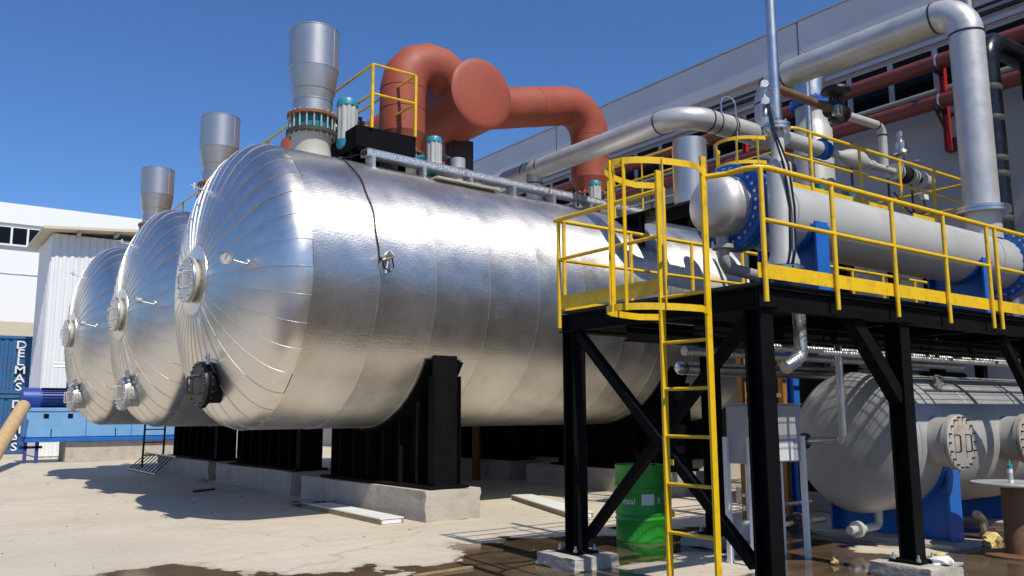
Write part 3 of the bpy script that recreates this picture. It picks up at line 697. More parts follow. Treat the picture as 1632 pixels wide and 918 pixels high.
# ================================================================== ACCESS PLATFORM
AX0, AX1, AY0, AY1, DZ = 5.56, 13.2, 4.2, 6.74, 2.55
pf = thing('access_platform', 'black steel platform with yellow guard rails under the heat exchanger', 'platform', (5.65, 4.3, 0))
cols_ = [(5.65, 6.62), (5.65, 4.31), (7.74, 4.31), (7.74, 6.62), (10.6, 4.31), (10.6, 6.62), (13.0, 4.31), (13.0, 6.62)]
for x, y in cols_:
    MB().hbeam((x, y, .155), (x, y, DZ-.21), .165, .165, .014, (0, 1, 0)).build('column', 'black', pf, smooth=False)
    MB().box((x-.15, y-.15, .13), (x+.15, y+.15, .153)).build('base_plate', 'black', pf, smooth=False)
    ab = MB()
    for sx_ in (-.12, .12):
        for sy_ in (-.12, .12): ab.tube([(x+sx_, y+sy_, .15), (x+sx_, y+sy_, .21)], .012, 6); ab.tube([(x+sx_, y+sy_, .153), (x+sx_, y+sy_, .178)], .022, 6)
    ab.build('anchor_bolts', 'galv', pf)['kind'] = 'stuff'
    MB().box((x-.11, y-.11, DZ-.228), (x+.11, y+.11, DZ-.212)).build('cap_plate', 'black', pf, smooth=False)
for y, a in ((AY0+.045, 'front'), (AY1-.045, 'rear')):
    MB().hbeam((AX0, y, DZ-.135), (AX1, y, DZ-.135), .09, .18, .012).build('edge_beam', 'black', pf, smooth=False)
for x in (5.60, 7.74, 9.2, 10.6, 11.8, 13.1):
    MB().hbeam((x, AY0+.095, DZ-.135), (x, AY1-.095, DZ-.135), .09, .178, .012).build('cross_beam', 'black', pf, smooth=False)
for y in (5.0, 5.85):
    MB().hbeam((AX0+.1, y, DZ-.30), (AX1, y, DZ-.30), .08, .14, .01).build('joist', 'black', pf, smooth=False)
# braces
def brace(p, q): MB().bar(p, q, .085, .085).build('brace', 'black', pf, smooth=False)
brace((5.62, 6.50, 2.30), (5.62, 4.42, .30)); brace((5.71, 4.42, 2.30), (5.71, 6.50, .30))
MB().bar((6.98, 4.31, 2.33), (7.67, 4.31, 1.62), .12, .13).build('brace', 'black', pf, smooth=False); brace((10.5, 4.31, 1.65), (9.9, 4.31, 2.31))
# grating panels of real bars
px = AX0+.03
while px < AX1-.2:
    xe = min(px+.94, AX1-.03); b = MB(); x = px
    while x < xe: b.box((x, AY0+.02, DZ-.03), (x+.005, AY1-.02, DZ)); x += .034
    yy = AY0+.05
    while yy < AY1: b.box((px, yy, DZ-.012), (xe, yy+.006, DZ-.004)); yy += .1
    gp = b.build('grating_panel', 'dark_iron', pf, smooth=False); px = xe+.004
# guard rails
def rail(pts, r=.021, nm='rail', n=10): return MB().tube(pts, r, n).build(nm, 'yellow', pf)
def post(x, y, z0, z1, nm='post'): return MB().tube([(x, y, z0), (x, y, z1)], .021, 10).build(nm, 'yellow', pf)
ZT, ZM = 3.485, 3.04
for x in (5.56, 6.545, 7.515, 8.48, 9.405, 9.60, 10.6, 11.6, 12.6): post(x, AY0-.05, 2.37, ZT-.01)
rail(bend([(5.53, 4.46, ZT), (5.53, AY0-.05, ZT), (9.40, AY0-.05, ZT)], .16, 6), .024, 'top_rail'); rail([(9.60, AY0-.05, ZT), (13.2, AY0-.05, ZT)], .024, 'top_rail'); rail([(9.40, AY0-.05, ZT), (9.60, AY0-.05, ZT)], .023, 'top_rail')
rail([(5.56, AY0-.05, ZM), (9.405, AY0-.05, ZM)], .019, 'mid_rail'); rail([(9.60, AY0-.05, ZM), (13.2, AY0-.05, ZM)], .019, 'mid_rail')
for x0, x1 in ((5.50, 6.54), (6.545, 7.51), (7.515, 8.475), (8.48, 9.40), (9.43, 9.59), (9.605, 11.6), (11.605, 13.2)):
    MB().box((x0, AY0-.028, DZ+.015), (x1, AY0-.022, DZ+.135)).build('toe_board', 'yellow', pf, smooth=False)
# left side
for y in (6.70, ): post(5.53, y, 2.37, 3.51)
post(5.53, 5.20, 2.56, 3.51)
rail([(5.53, 6.76, 3.515), (5.53, 5.19, 3.515)], .024, 'top_rail'); rail([(5.53, 6.70, 3.09), (5.53, 5.20, 3.09)], .019, 'mid_rail')
rail([(5.45, 4.63, ZT), (5.53, 4.46, ZT)], .023, 'top_rail')
MB().box((5.536, 5.22, DZ+.015), (5.542, 6.72, DZ+.155)).build('toe_board', 'yellow', pf, smooth=False)
# rear side
for x in (5.62, 6.60, 7.61, 8.55, 9.4, 10.2, 11.0, 11.8, 12.7): post(x, AY1-.02, 2.56, 3.50)
rail([(5.55, AY1-.02, 3.51), (13.2, AY1-.02, 3.51)], .022, 'top_rail'); rail([(5.55, AY1-.02, 3.09), (13.2, AY1-.02, 3.09)], .018, 'mid_rail')
MB().box((5.62, AY1-.006, DZ+.015), (13.2, AY1, DZ+.115)).build('toe_board', 'yellow', pf, smooth=False)

pads = [('grey concrete pad with striped shadow under the leftmost platform column', 5.65, 6.62), ('concrete pad under the nearest platform column', 5.65, 4.31), ('concrete pad with a white rag under the right platform column', 7.78, 4.31), ('concrete pad under the rear platform column', 7.74, 6.62)]
for i, (lab, x, y) in enumerate(pads):
    o = plinth(None, .58, .58, .13, 40+i).build('concrete_pad', 'concrete', ang=50); o.location = (x, y, 0); tag(o, lab, 'concrete pad', 'pads under the platform columns')

# caged ladder
ld = thing('caged_ladder', 'yellow steel ladder with safety cage leading up to the platform', 'ladder', (5.42, 4.89, 0))
for y in (5.15, 4.63):
    MB().bar((5.42, y, 0), (5.42, y, 3.66), .022, .062, (1, 0, 0)).build('stile', 'yellow', ld, smooth=False)
for z in (.1, .5, .9, 1.3, 1.7, 2.1, 2.5): MB().tube([(5.42, 4.62, z), (5.42, 5.16, z)], .016, 10).build('rung', 'yellow', ld)
def hoop(z, hh=.055):
    b = MB(); n = 20; inn = []; 
    for k in range(n+1):
        a = PI*k/n; yy = 4.89+.36*math.cos(a)*(1 if 0 < k < n else .26/.36*1.03); xx = 5.40-.80*math.sin(a)**.85
        inn.append((xx, yy))
    vs = []
    for (x, y), off in [(p, o_) for p in inn for o_ in (0, 1)]:
        c = V(x-5.3, y-4.89, 0); d = c.normalized()*(.006 if off else 0); vs += [V(x, y, z-hh/2)+d, V(x, y, z+hh/2)+d]
    for k in range(n):
        i = k*4; j = i+4; b.f += [[i, j, j+1, i+1], [i+2, i+3, j+3, j+2], [i+1, j+1, j+3, i+3], [i, i+2, j+2, j]]
    b.v = vs; b.build('cage_hoop', 'yellow', ld, ang=50)
hoop(2.33); hoop(3.52)
for k in (4.6, 10, 12, 16.0):
    a = PI*k/20; yy = 4.89+.36*math.cos(a); xx = 5.40-.80*math.sin(a)**.85
    MB().bar((xx, yy, 2.30), (xx, yy, 3.545), .008, .045, (-math.sin(a), math.cos(a), 0) if True else None).build('cage_strap', 'yellow', ld, smooth=False)
for z in (.62, 1.05): MB().box((5.43, 5.145, z), (5.50, 5.20, z+.05)).build('bracket', 'yellow', ld, smooth=False)

# ------------------------------------------------------------------ heat exchanger on the platform
EY, EZ, ER = 5.4, 3.55, .365
hx_ = thing('heat_exchanger', 'long light grey heat exchanger with domed end and blue flanges', 'heat exchanger', (9.6, EY, DZ))
MB().lathe([(ER, 6.893), (ER, 12.45)], (0, EY, EZ), (1,0,0), 48).build('shell', 'pipe_white', hx_)
for x in (7.35, 11.9): MB().lathe([(ER, -.012), (ER+.012, -.008), (ER+.012, .008), (ER, .012)], (x, EY, EZ), (1,0,0), 48, caps=False).build('weld_ring', 'pipe_white', hx_)
MB().lathe([(0.0, 6.345), (.10, 6.349), (.19, 6.366), (.255, 6.398), (.295, 6.44), (.313, 6.49), (.315, 6.53), (.315, 6.67)], (0, EY, EZ), (1,0,0), 48).build('domed_head', 'dome_steel', hx_, ang=70)
MB().lathe([(.315, 6.533), (.321, 6.54), (.315, 6.547)], (0, EY, EZ), (1,0,0), 48, caps=False).build('weld_ring', 'steel', hx_)
for x0 in (6.66, 6.785): MB().lathe([(.3, x0), (.435, x0), (.44, x0+.006), (.44, x0+.10), (.435, x0+.106), (.3, x0+.106)], (0, EY, EZ), (1,0,0), 56, caps=False).build('flange', 'blue', hx_)
q = bolts((6.775, EY, EZ), (1,0,0), .385, 28, .018, .30).build('bolt_ring', 'steel', hx_); q['kind'] = 'stuff'
for x0 in (12.45, 12.575): MB().lathe([(.3, x0), (.50, x0), (.505, x0+.006), (.505, x0+.10), (.50, x0+.106), (.3, x0+.106)], (0, EY, EZ), (1,0,0), 56, caps=False).build('flange', 'blue', hx_)
q = bolts((12.56, EY, EZ), (1,0,0), .455, 28, .018, .30).build('bolt_ring', 'steel', hx_); q['kind'] = 'stuff'
MB().lathe([(.385, 12.68), (.385, 12.95), (.33, 13.15), (0, 13.25)], (0, EY, EZ), (1,0,0), 48).build('far_head', 'pipe_white', hx_)
for x in (7.72, 11.35):
    s = MB(); pr = [(EY-.36, DZ), (EY+.36, DZ), (EY+.36, EZ-.05)]
    n = 12
    pr = [(EY-.36, DZ+.03), (EY+.36, DZ+.03)] + [(EY+(ER+.012)*math.sin(R(68-136*k/n)), EZ-(ER+.012)*math.cos(R(68-136*k/n))) for k in range(n+1)]
    K = len(pr); s.add([(x-.012, a, z) for a, z in pr]+[(x+.012, a, z) for a, z in pr], [tuple(range(K))[::-1], tuple(range(K, 2*K))]+[(i, (i+1) % K, K+(i+1) % K, K+i) for i in range(K)])
    s.build('saddle', 'blue', hx_, smooth=False)
    for yy in (-.36, .36): MB().box((x-.11, EY+yy-.012, DZ+.03), (x+.11, EY+yy+.012, EZ-.08)).build('saddle_rib', 'blue', hx_, smooth=False)
    s = MB(); n = 16; vs = []
    for dx, rad in ((-.16, ER+.004), (.16, ER+.004), (.16, ER+.016), (-.16, ER+.016)):
        vs += [V(x+dx, EY+rad*math.sin(R(-72+144*k/n)), EZ-rad*math.cos(R(-72+144*k/n))) for k in range(n+1)]
    s.add(vs, [(q_*(n+1)+k, q_*(n+1)+k+1, ((q_+1) % 4)*(n+1)+k+1, ((q_+1) % 4)*(n+1)+k) for q_ in range(4) for k in range(n)]); s.build('saddle_pad', 'blue', hx_)
    MB().box((x-.13, EY-.42, DZ+.002), (x+.13, EY+.42, DZ+.028)).build('saddle_base', 'blue', hx_, smooth=False)
MB().box((7.22, EY-ER-.004, EZ+.08), (7.27, EY-ER+.02, EZ+.20)).build('name_plate', 'white_sheet', hx_, smooth=False)
b = MB(); b.tube(bend([(6.58, EY, EZ-.28), (6.58, EY, EZ-.62), (7.1, EY, EZ-.66)], .12, 4), .06, 18); b.lathe([(.05, -.18), (.11, -.18), (.11, -.14), (.05, -.14)], (6.58, EY, EZ-.26), (0,0,1), 24, caps=False); b.build('bottom_nozzle', 'vessel_steel', hx_)
b = MB(); b.lathe([(.12, -.7), (.12, 0)], (12.85, EY, EZ-.33), (0,0,1), 20); b.build('bottom_nozzle', 'steel', hx_)
MB().lathe([(.10, -.35), (.20, -.35), (.20, -.29), (.10, -.29)], (12.85, EY, EZ-.33), (0,0,1), 20, caps=False).build('nozzle_flange', 'rust', hx_)
MB().lathe([(.235, ER-.05), (.235, .70), ], (12.18, EY, EZ), (0,0,1), 32).build('top_nozzle', 'pipe_white', hx_)
# tall slim vent pipe in front of the exchanger
tp = thing('tall_vent_pipe', 'tall slim steel vent pipe rising past the blue flange', 'pipe', (6.69, 4.78, DZ))
TX, TY = 6.69, 4.78
MB().lathe([(.051, 4.30), (.051, 6.6)], (TX, TY, 0), n=20).build('upper_pipe', 'steel', tp)
for z in (4.20, 4.235): MB().lathe([(.04, z-.014), (.125, z-.014), (.125, z+.014), (.04, z+.014)], (TX, TY, 0), n=28, caps=False).build('flange', 'steel', tp)
q = bolts((TX, TY, 4.218), (0,0,1), .10, 8, .011, .11).build('bolt_ring', 'steel', tp); q['kind'] = 'stuff'
MB().lathe([(.062, 4.18), (.062, 3.93), (.082, 3.88), (.085, 3.86), (.115, 3.852), (.119, 3.83), (.119, 2.98), (.145, 2.9), (.145, 2.86)], (TX, TY, 0), n=32).build('lower_body', 'pipe_white', tp)
for z in (2.83, 2.79): MB().lathe([(.05, z-.016), (.18, z-.016), (.18, z+.016), (.05, z+.016)], (TX, TY, 0), n=28, caps=False).build('flange', 'steel', tp)
MB().lathe([(.13, 2.56), (.13, 2.77)], (TX, TY, 0), n=24).build('base_stub', 'dark_iron', tp)
for k, (dx, dy) in enumerate(((-.09, -.12), (-.06, -.15))):
    pts = [(TX-.16+k*.03, TY-.02, 4.42), (TX-.15+k*.03, TY-.06, 4.15), (TX+dx, TY+dy, 3.8), (TX+dx+.06, TY+dy, 3.4), (TX+dx+.04, TY+dy, 3.0), (TX+dx-.05, TY+dy, 2.75), (TX+dx-.08, TY+dy, 2.57)]
    MB().tube(bend(pts, .12, 3), .012, 6).build('cable', 'black_rubber', tp)
MB().tube([(TX-.05, TY+.02, 4.60), (TX-.16, TY, 4.60)], .012, 6).build('branch', 'steel', tp); MB().tube([(TX-.05, TY+.02, 4.42), (TX-.16, TY, 4.42)], .012, 6).build('branch', 'steel', tp)
MB().lathe([(.03, -.16), (.03, -.10), (.022, -.09), (.022, .06), (.035, .07), (.035, .14), (.02, .15)], (TX-.17, TY, 4.46), n=12).build('gauge_manifold', 'steel', tp)
for dz in (-.05, .12): MB().lathe([(0, -.02), (.038, -.02), (.04, 0), (.038, .02), (0, .02)], (TX-.20, TY-.03, 4.48+dz), (-.6, -.8, 0), 14).build('gauge', 'steel', tp)
MB().tube(bend([(TX+.16, TY-.02, DZ-.02), (TX+.16, TY-.02, 2.02), (TX-.06, TY+.0, 1.90)], .10, 5), .062, 16).build('hose', 'galv', tp)

# ------------------------------------------------------------------ big pipes
def pipe_thing(name, label, pts, r, rad, mt, seams=True, n=28, segs=7, cat='pipe'):
    t = thing(name, label, cat, pts[0]); MB().tube(bend(pts, rad, segs), r, n).build('run', mt, t, ang=30)
    P = [Vector(p) for p in pts]
    if seams:
        for i in range(1, len(P)-1):
            for a in (P[i-1], P[i+1]):
                d = (a-P[i]).normalized(); c = P[i]+d*rad; MB().lathe([(r, -.016), (r+.009, -.011), (r+.009, .011), (r, .016)], c, d, n, caps=False).build('weld_band', 'dark_iron', t)
    return t
bp = pipe_thing('riser_pipe', 'fat pale pipe rising from the exchanger and bending over at the top', [(12.18, EY, 4.30), (12.18, EY, 7.33), (12.18, 8.86, 7.33), (12.18, 8.86, 6.45)], .233, .42, 'pipe_grey')
for z in (4.30, 4.255): MB().lathe([(.2, z-.02), (.36, z-.02), (.36, z+.02), (.2, z+.02)], (12.18, EY, 0), n=36, caps=False).build('flange', 'steel', bp)
vp = pipe_thing('vapour_pipe', 'long grey pipe crossing above the tanks with a sweeping elbow', [(12.4, 9.05, 6.38), (10.2, 9.05, 6.38), (10.2, 24.0, 6.43)], .195, .55, 'pipe_grey')
for i, yy in enumerate((13.1, 18.1, 22.8)):
    MB().tube([(10.2, yy, 5.3), (10.2, yy, 6.40)], .17, 24).build('tee_branch', 'pipe_grey', vp)
    for dy in (-.24, .24): MB().lathe([(.195, -.014), (.203, -.01), (.203, .01), (.195, .014)], (10.2, yy+dy, 6.41), (0,1,0), 28, caps=False).build('weld_band', 'dark_iron', vp)
    MB().lathe([(.17, -.014), (.178, -.01), (.178, .01), (.17, .014)], (10.2, yy, 6.10), (0,0,1), 28, caps=False).build('weld_band', 'dark_iron', vp)
for k, dx in enumerate((10.95, 11.3, 11.36)): MB().lathe([(.195, -.012), (.204, -.009), (.204, .009), (.195, .012)], (dx, 9.05, 6.38), (1,0,0), 28, caps=False).build('clamp_band', 'dark_iron', vp)
MB().tube(bend([(11.05, 8.98, 6.56), (11.05, 8.98, 6.86), (11.35, 8.92, 6.86), (11.35, 8.9, 6.2), (11.3, 8.9, 5.9)], .12, 5), .014, 8).build('sample_tube', 'steel', vp)

# black wrapped pipe at the right edge
bpipe = thing('black_wrapped_pipe', 'black plastic wrapped pipe arching over at the right edge', 'pipe', (13.0, 5.45, DZ))
MB().tube(bend([(13.55, 5.75, 3.9), (13.55, 5.75, 7.35), (16.9, 5.75, 7.35)], .42, 6), .185, 20).build('run', 'black_rubber', bpipe, ang=30)
for z in (4.4, 5.1, 5.35, 6.0, 6.5): MB().lathe([(.185, -.05), (.197, -.02), (.197, .02), (.185, .05)], (13.55, 5.75, z), (0,0,1), 20, caps=False).build('tape_band', 'gasket', bpipe)
MB().lathe([(.1, -.03), (.26, -.03), (.26, .03), (.1, .03)], (13.55, 5.75, 3.9), (0,0,1), 24, caps=False).build('flange', 'rust', bpipe)
duct = MB(); duct.bbox((14.1, 4.3, 6.35), (16.995, 5.5, 7.05), .03); tag(duct.build('black_duct', 'black'), 'black sheet duct overhead at the right edge', 'duct')
MB_ = MB(); MB_.tube([(14.6, 6.4, 4.75), (14.6, 6.4, 9.4)], .055, 12); tag(MB_.build('drain_pipe', 'pipe_white'), 'thin vertical pipe behind the black wrapped pipe', 'pipe')

# red pipes on the facade
for k, (z, lab) in enumerate(((8.47, 'upper dark red pipe running along the factory wall'), (7.66, 'lower dark red pipe running along the factory wall'))):
    t = thing('wall_pipe', lab, 'pipe', (16.5, 12, z), 0, 'dark red pipes along the wall')
    MB().tube([(16.5, -4, z), (16.5, 34, z)], .155, 20).build('run', 'red_pipe', t)
    for yy in (2.9, 7.9, 12.9, 17.9, 22.9): MB().lathe([(.155, -.018), (.168, -.018), (.168, .018), (.155, .018)], (16.5, yy, z), (0,1,0), 20, caps=False).build('clamp', 'galv', t)
for yy, lab in ((2.9, 'red bracket holding the wall pipes at the right edge'), (7.95, 'red steel bracket holding the two wall pipes beside the fat pale pipe'), (12.9, 'red steel bracket holding the two wall pipes behind the steel column')):
    t = thing('pipe_bracket', lab, 'bracket', (16.7, yy, 6.7), 0, 'red brackets of the wall pipes')
    MB().hbeam((16.74, yy, 6.68), (16.74, yy, 8.7), .11, .11, .012, (0,1,0)).build('upright', 'red_bright', t, smooth=False)
    for z in (7.47, 8.28): MB().bar((16.3, yy, z), (16.99, yy, z), .08, .05).build('arm', 'dark_iron', t, smooth=False)
    MB().bar((16.68, yy, 7.1), (16.35, yy, 7.44), .04, .04).build('strut', 'dark_iron', t, smooth=False)
    MB().box((16.82, yy-.12, 6.70), (16.998, yy+.12, 6.95)).build('wall_plate', 'dark_iron', t, smooth=False)

# ------------------------------------------------------------------ upper platform
UX0, UX1, UY0, UY1, UZ = 9.62, 16.4, 7.3, 9.15, 4.72
upf = thing('upper_platform', 'higher platform with yellow railing behind the heat exchanger', 'platform', (12, 8.4, 0))
for x in (9.8, 12.0, 14.6, 16.2):
    for y in ((7.45, 9.0) if x > 10 else (7.45,)): MB().hbeam((x, y, 0), (x, y, UZ-.2), .16, .16, .014, (0,1,0)).build('column', 'black', upf, smooth=False)
for y in (UY0+.04, UY1-.04): MB().hbeam((UX0, y, UZ-.13), (UX1, y, UZ-.13), .08, .18, .012).build('edge_beam', 'black', upf, smooth=False)
for x in (9.70, 10.5, 12.0, 13.4, 14.6, 16.2): MB().hbeam((x, UY0+.09, UZ-.13), (x, UY1-.09, UZ-.13), .08, .178, .012).build('cross_beam', 'black', upf, smooth=False)
x = UX0+.02
while x < UX1-.1:
    b = MB(); xe = min(x+1.2, UX1-.02); q = x
    while q < xe: b.box((q, UY0+.02, UZ-.03), (q+.006, UY1-.02, UZ)); q += .045
    b.build('grating_panel', 'dark_iron', upf, smooth=False); x = xe+.004
def urail(pts, r, nm): MB().tube(pts, r, 8).build(nm, 'yellow', upf)
for x in (10.15, 10.99, 12.32, 13.53, 14.64, 16.0): urail([(x, UY0-.03, UZ), (x, UY0-.03, 5.73)], .024, 'post')
urail(bend([(10.45, 7.9, 5.66), (10.55, UY0-.03, 5.72), (16.03, UY0-.03, 5.74)], .14, 4), .025, 'top_rail'); urail([(10.15, UY0-.03, 5.27), (16.0, UY0-.03, 5.30)], .02, 'mid_rail')
urail([(16.03, UY0-.03, 5.735), (16.03, 9.1, 5.735)], .025, 'top_rail'); urail([(16.03, UY0-.03, 5.30), (16.03, 9.1, 5.30)], .02, 'mid_rail')
urail([(10.15, UY0-.03, 5.27), (10.15, 7.9, 5.27)], .02, 'mid_rail')
for x0, x1 in ((10.15, 10.98), (11.0, 12.31), (12.33, 13.1), (13.9, 14.63)): MB().box((x0, UY0-.012, UZ+.01), (x1, UY0-.004, UZ+.15)).build('toe_board', 'yellow', upf, smooth=False)
# its cage hoops at the left end
def uhoop(z):
    b = MB(); pts = [V(9.95-.55*math.cos(R(-75+150*k/16)), 7.62-.33*math.sin(R(-75+150*k/16))*1.3, z) for k in range(17)]
    for p, q in zip(pts[:-1], pts[1:]): b.bar(p, q, .008, .05)
    b.build('cage_hoop', 'yellow', upf, smooth=False)
uhoop(5.38); uhoop(5.02)
for a in (-70, -25, 25, 60):
    p = (9.95-.55*math.cos(R(a)), 7.62-.43*math.sin(R(a))); MB().bar((*p, 4.3), (*p, 5.40), .03, .008, (1, 0, 0)).build('cage_strap', 'yellow', upf, smooth=False)

# steel column vessel with blue flange
cv = thing('column_vessel', 'upright steel column vessel with a bright blue flange', 'vessel', (13.5, 8.87, UZ))
o = (13.5, 8.87, 0)
MB().lathe([(.35, UZ+.02), (.35, 6.68), (.32, 6.73), (.285, 6.86), (.285, 7.13)], o, n=40).build('lower_body', 'pipe_white', cv)
for z in (7.15, 7.215): MB().lathe([(.2, z), (.38, z), (.382, z+.055), (.2, z+.055)], o, n=40, caps=False).build('flange', 'blue', cv)
q = bolts((13.5, 8.87, 7.21), (0,0,1), .34, 18, .016, .2).build('bolt_ring', 'blue', cv); q['kind'] = 'stuff'
MB().lathe([(.285, 7.27), (.285, 7.71), (.27, 7.77), (.21, 7.80), (0, 7.82)], o, n=40).build('upper_body', 'steel', cv)
MB().lathe([(.055, 7.8), (.055, 7.90), (.11, 7.90), (.11, 7.93), (.05, 7.94), (.11, 7.95), (.11, 7.98), (.04, 7.99), (.04, 8.08)], o, n=20).build('top_nozzle', 'steel', cv)
b = MB(); b.tube(bend([(13.5, 8.87, 8.06), (13.5, 8.87, 8.16), (13.25, 8.87, 8.22)], .06, 4), .02, 8); b.build('top_tube', 'steel', cv)
MB().tube([(13.0, 8.6, UZ), (13.0, 8.6, 7.9)], .055, 12).build('side_standpipe', 'steel', cv)
# smaller upright vessel at the far left of that platform
gv = thing('upright_drum_vessel', 'smooth grey upright vessel behind the ladder cage', 'vessel', (9.95, 8.75, UZ))
MB().lathe([(.265, UZ+.02), (.265, 5.78), (.255, 5.79), (.24, 5.79), (.24, 5.6)], (9.95, 8.75, 0), n=40).build('body', 'stack_steel', gv)
MB().lathe([(0.02, -.03), (.03, .03)], (10.12, 8.53, 5.70), (.5, -.8, 0), 10).build('lug', 'dark_iron', gv)

# control valve and its pipes
cvv = thing('control_valve', 'black diaphragm control valve between brown and white pipes', 'valve', (12.6, 7.8, 6.6))
MB().lathe([(0, .40), (.16, .39), (.235, .34), (.245, .31), (.245, .29), (.235, .27), (.15, .22), (.05, .20), (.05, .02)], (12.62, 7.8, 6.62), n=32).build('diaphragm_head', 'dark_iron', cvv)
for sy in (-.11, .11): MB().bar((12.62, 7.8+sy, 6.62), (12.62, 7.8+sy, 6.86), .03, .05).build('yoke', 'dark_iron', cvv, smooth=False)
MB().lathe([(.08, -.20), (.15, -.20), (.15, -.15), (.09, -.14), (.13, -.05), (.13, .05), (.09, .14), (.15, .15), (.15, .20), (.08, .20)], (12.62, 7.8, 6.56), (1, 0, -.03), 28).build('valve_body', 'dark_iron', cvv)
MB().lathe([(0, -.14), (.10, -.13), (.12, -.08), (.10, 0)], (12.62, 7.8, 6.50), (0,0,1), 20).build('bonnet', 'dark_iron', cvv)
MB().bbox((12.38, 7.62, 6.42), (12.52, 7.76, 6.60), .015).build('positioner', 'steel', cvv)
t = pipe_thing('brown_pipe', 'brown pipe leading from the vent pipe to the black control valve', [(10.6, 7.8, 6.60), (12.42, 7.8, 6.57)], .07, .1, 'brown', seams=False)
t = pipe_thing('white_pipe', 'white pipe bending down from the black control valve', [(12.82, 7.8, 6.55), (14.02, 7.8, 6.58), (14.0, 7.8, 5.82)], .075, .17, 'pipe_white')
# valve train along the platform
vt = thing('valve_train', 'row of flanged grey pipe reducers and valves behind the yellow railing', 'pipework', (13.5, 7.8, UZ))
zc = 5.79
prof = [(.0, 11.1), (.125, 11.1), (.125, 12.0), (.10, 12.02), (.10, 12.05), (.07, 12.3), (.07, 12.62), (.15, 12.86), (.17, 12.95), (.17, 13.18), (.06, 13.30)]
MB().lathe(prof, (0, 7.8, zc), (1,0,0), 28).build('reducer_run', 'pipe_white', vt)
MB().lathe([(.06, 13.28), (.10, 13.32), (.10, 13.40), (.06, 13.42), (.06, 13.52), (.085, 13.53), (.085, 13.62), (.06, 13.63), (.06, 14.3)], (0, 7.8, zc), (1,0,0), 20).build('fittings', 'pipe_white', vt)
for x in (12.06, 12.20, 13.22, 14.32, 14.42, 14.85, 14.95, 15.25): MB().lathe([(.04, -.02), (.155, -.02), (.155, .02), (.04, .02)], (x, 7.8, zc), (1,0,0), 24, caps=False).build('flange', 'pipe_white' if x > 12.5 else 'blue', vt)
MB().lathe([(.06, 14.43), (.06, 14.5), (.16, 14.55), (.16, 14.72), (.06, 14.78), (.06, 15.4)], (0, 7.8, zc), (1,0,0), 24).build('trap_body', 'dark_iron', vt)
MB().lathe([(.12, 15.27), (.12, 15.55), (.08, 15.62), (.0, 15.63)], (0, 7.8, zc), (1,0,0), 20).build('end_body', 'pipe_white', vt)
b = MB(); b.lathe([(.05, 0), (.05, .1), (.11, .10), (.11, .13), (.05, .14)], (12.13, 7.8, zc), (0,0,1), 16); b.lathe([(.09, .16), (.10, .17), (.09, .18)], (12.13, 7.8, zc), (0,0,1), 20); b.build('hand_valve', 'blue', vt)
b = MB(); b.lathe([(.05, .08), (.05, .34), (.135, .36), (.15, .40), (.135, .44), (.11, .46), (.105, .60), (.05, .64), (.05, .70), (.065, .71), (.065, .79), (.03, .82)], (14.62, 7.8, zc), (0,0,1), 28); b.build('safety_valve', 'steel', vt)
b = MB(); b.tube([(15.1, 7.8, zc+.06), (15.1, 7.8, zc+.30)], .02, 8); ring(b, V(15.1, 7.8, zc+.32), (0,0,1), .11, .13, .02, 24); b.bar((14.98, 7.8, zc+.32), (15.22, 7.8, zc+.32), .015, .015); b.build('handwheel', 'steel', vt)
for x in (12.95, 14.1, 14.9): MB().bar((x, 7.8, UZ), (x, 7.8, zc-.15), .03, .03).build('pipe_stand', 'dark_iron', vt, smooth=False)
MB().tube([(11.2, 7.62, 5.48), (15.8, 7.62, 5.48)], .03, 8).build('bypass_tube', 'steel', vt)
MB().bbox((14.75, 7.5, 5.28), (14.9, 7.6, 5.42), .01).build('junction_box', 'white_sheet', vt)
MB().tube(bend([(14.8, 7.55, 5.3), (14.75, 7.5, 5.0), (14.2, 7.5, 4.95), (13.9, 7.6, 5.3)], .15, 4), .014, 6).build('cable', 'black_rubber', vt)
for k, x in enumerate((11.9, 12.75)):
    t = thing('pump_head', ('teal topped pump under the grey reducers, left one', 'teal topped pump under the grey reducers, right one')[k], 'pump', (x, 8.1, UZ), 0, 'teal pumps on the upper platform')
    MB().lathe([(.13, .02), (.13, .10), (.08, .14), (.08, .26), (.12, .28), (.12, .34)], (x, 7.75, UZ), n=20).build('body', 'steel', t); MB().lathe([(.11, .345), (.12, .37), (.12, .48), (.09, .52), (0, .53)], (x, 7.75, UZ), n=20).build('cap', 'teal', t)
t = thing('black_elbow', 'black insulated elbow beside the vent pipe above the exchanger', 'pipe', (9.9, 7.9, 5.0))
MB().tube(bend([(9.75, 7.45, 4.73), (9.75, 7.45, 5.05), (10.7, 7.45, 5.12)], .22, 5), .12, 18).build('run', 'dark_iron', t, ang=30)
for x in (10.05, 10.15): MB().lathe([(.1, -.018), (.17, -.018), (.17, .018), (.1, .018)], (x, 7.45, 5.075), (1, 0, .05), 22, caps=False).build('flange', 'steel', t)

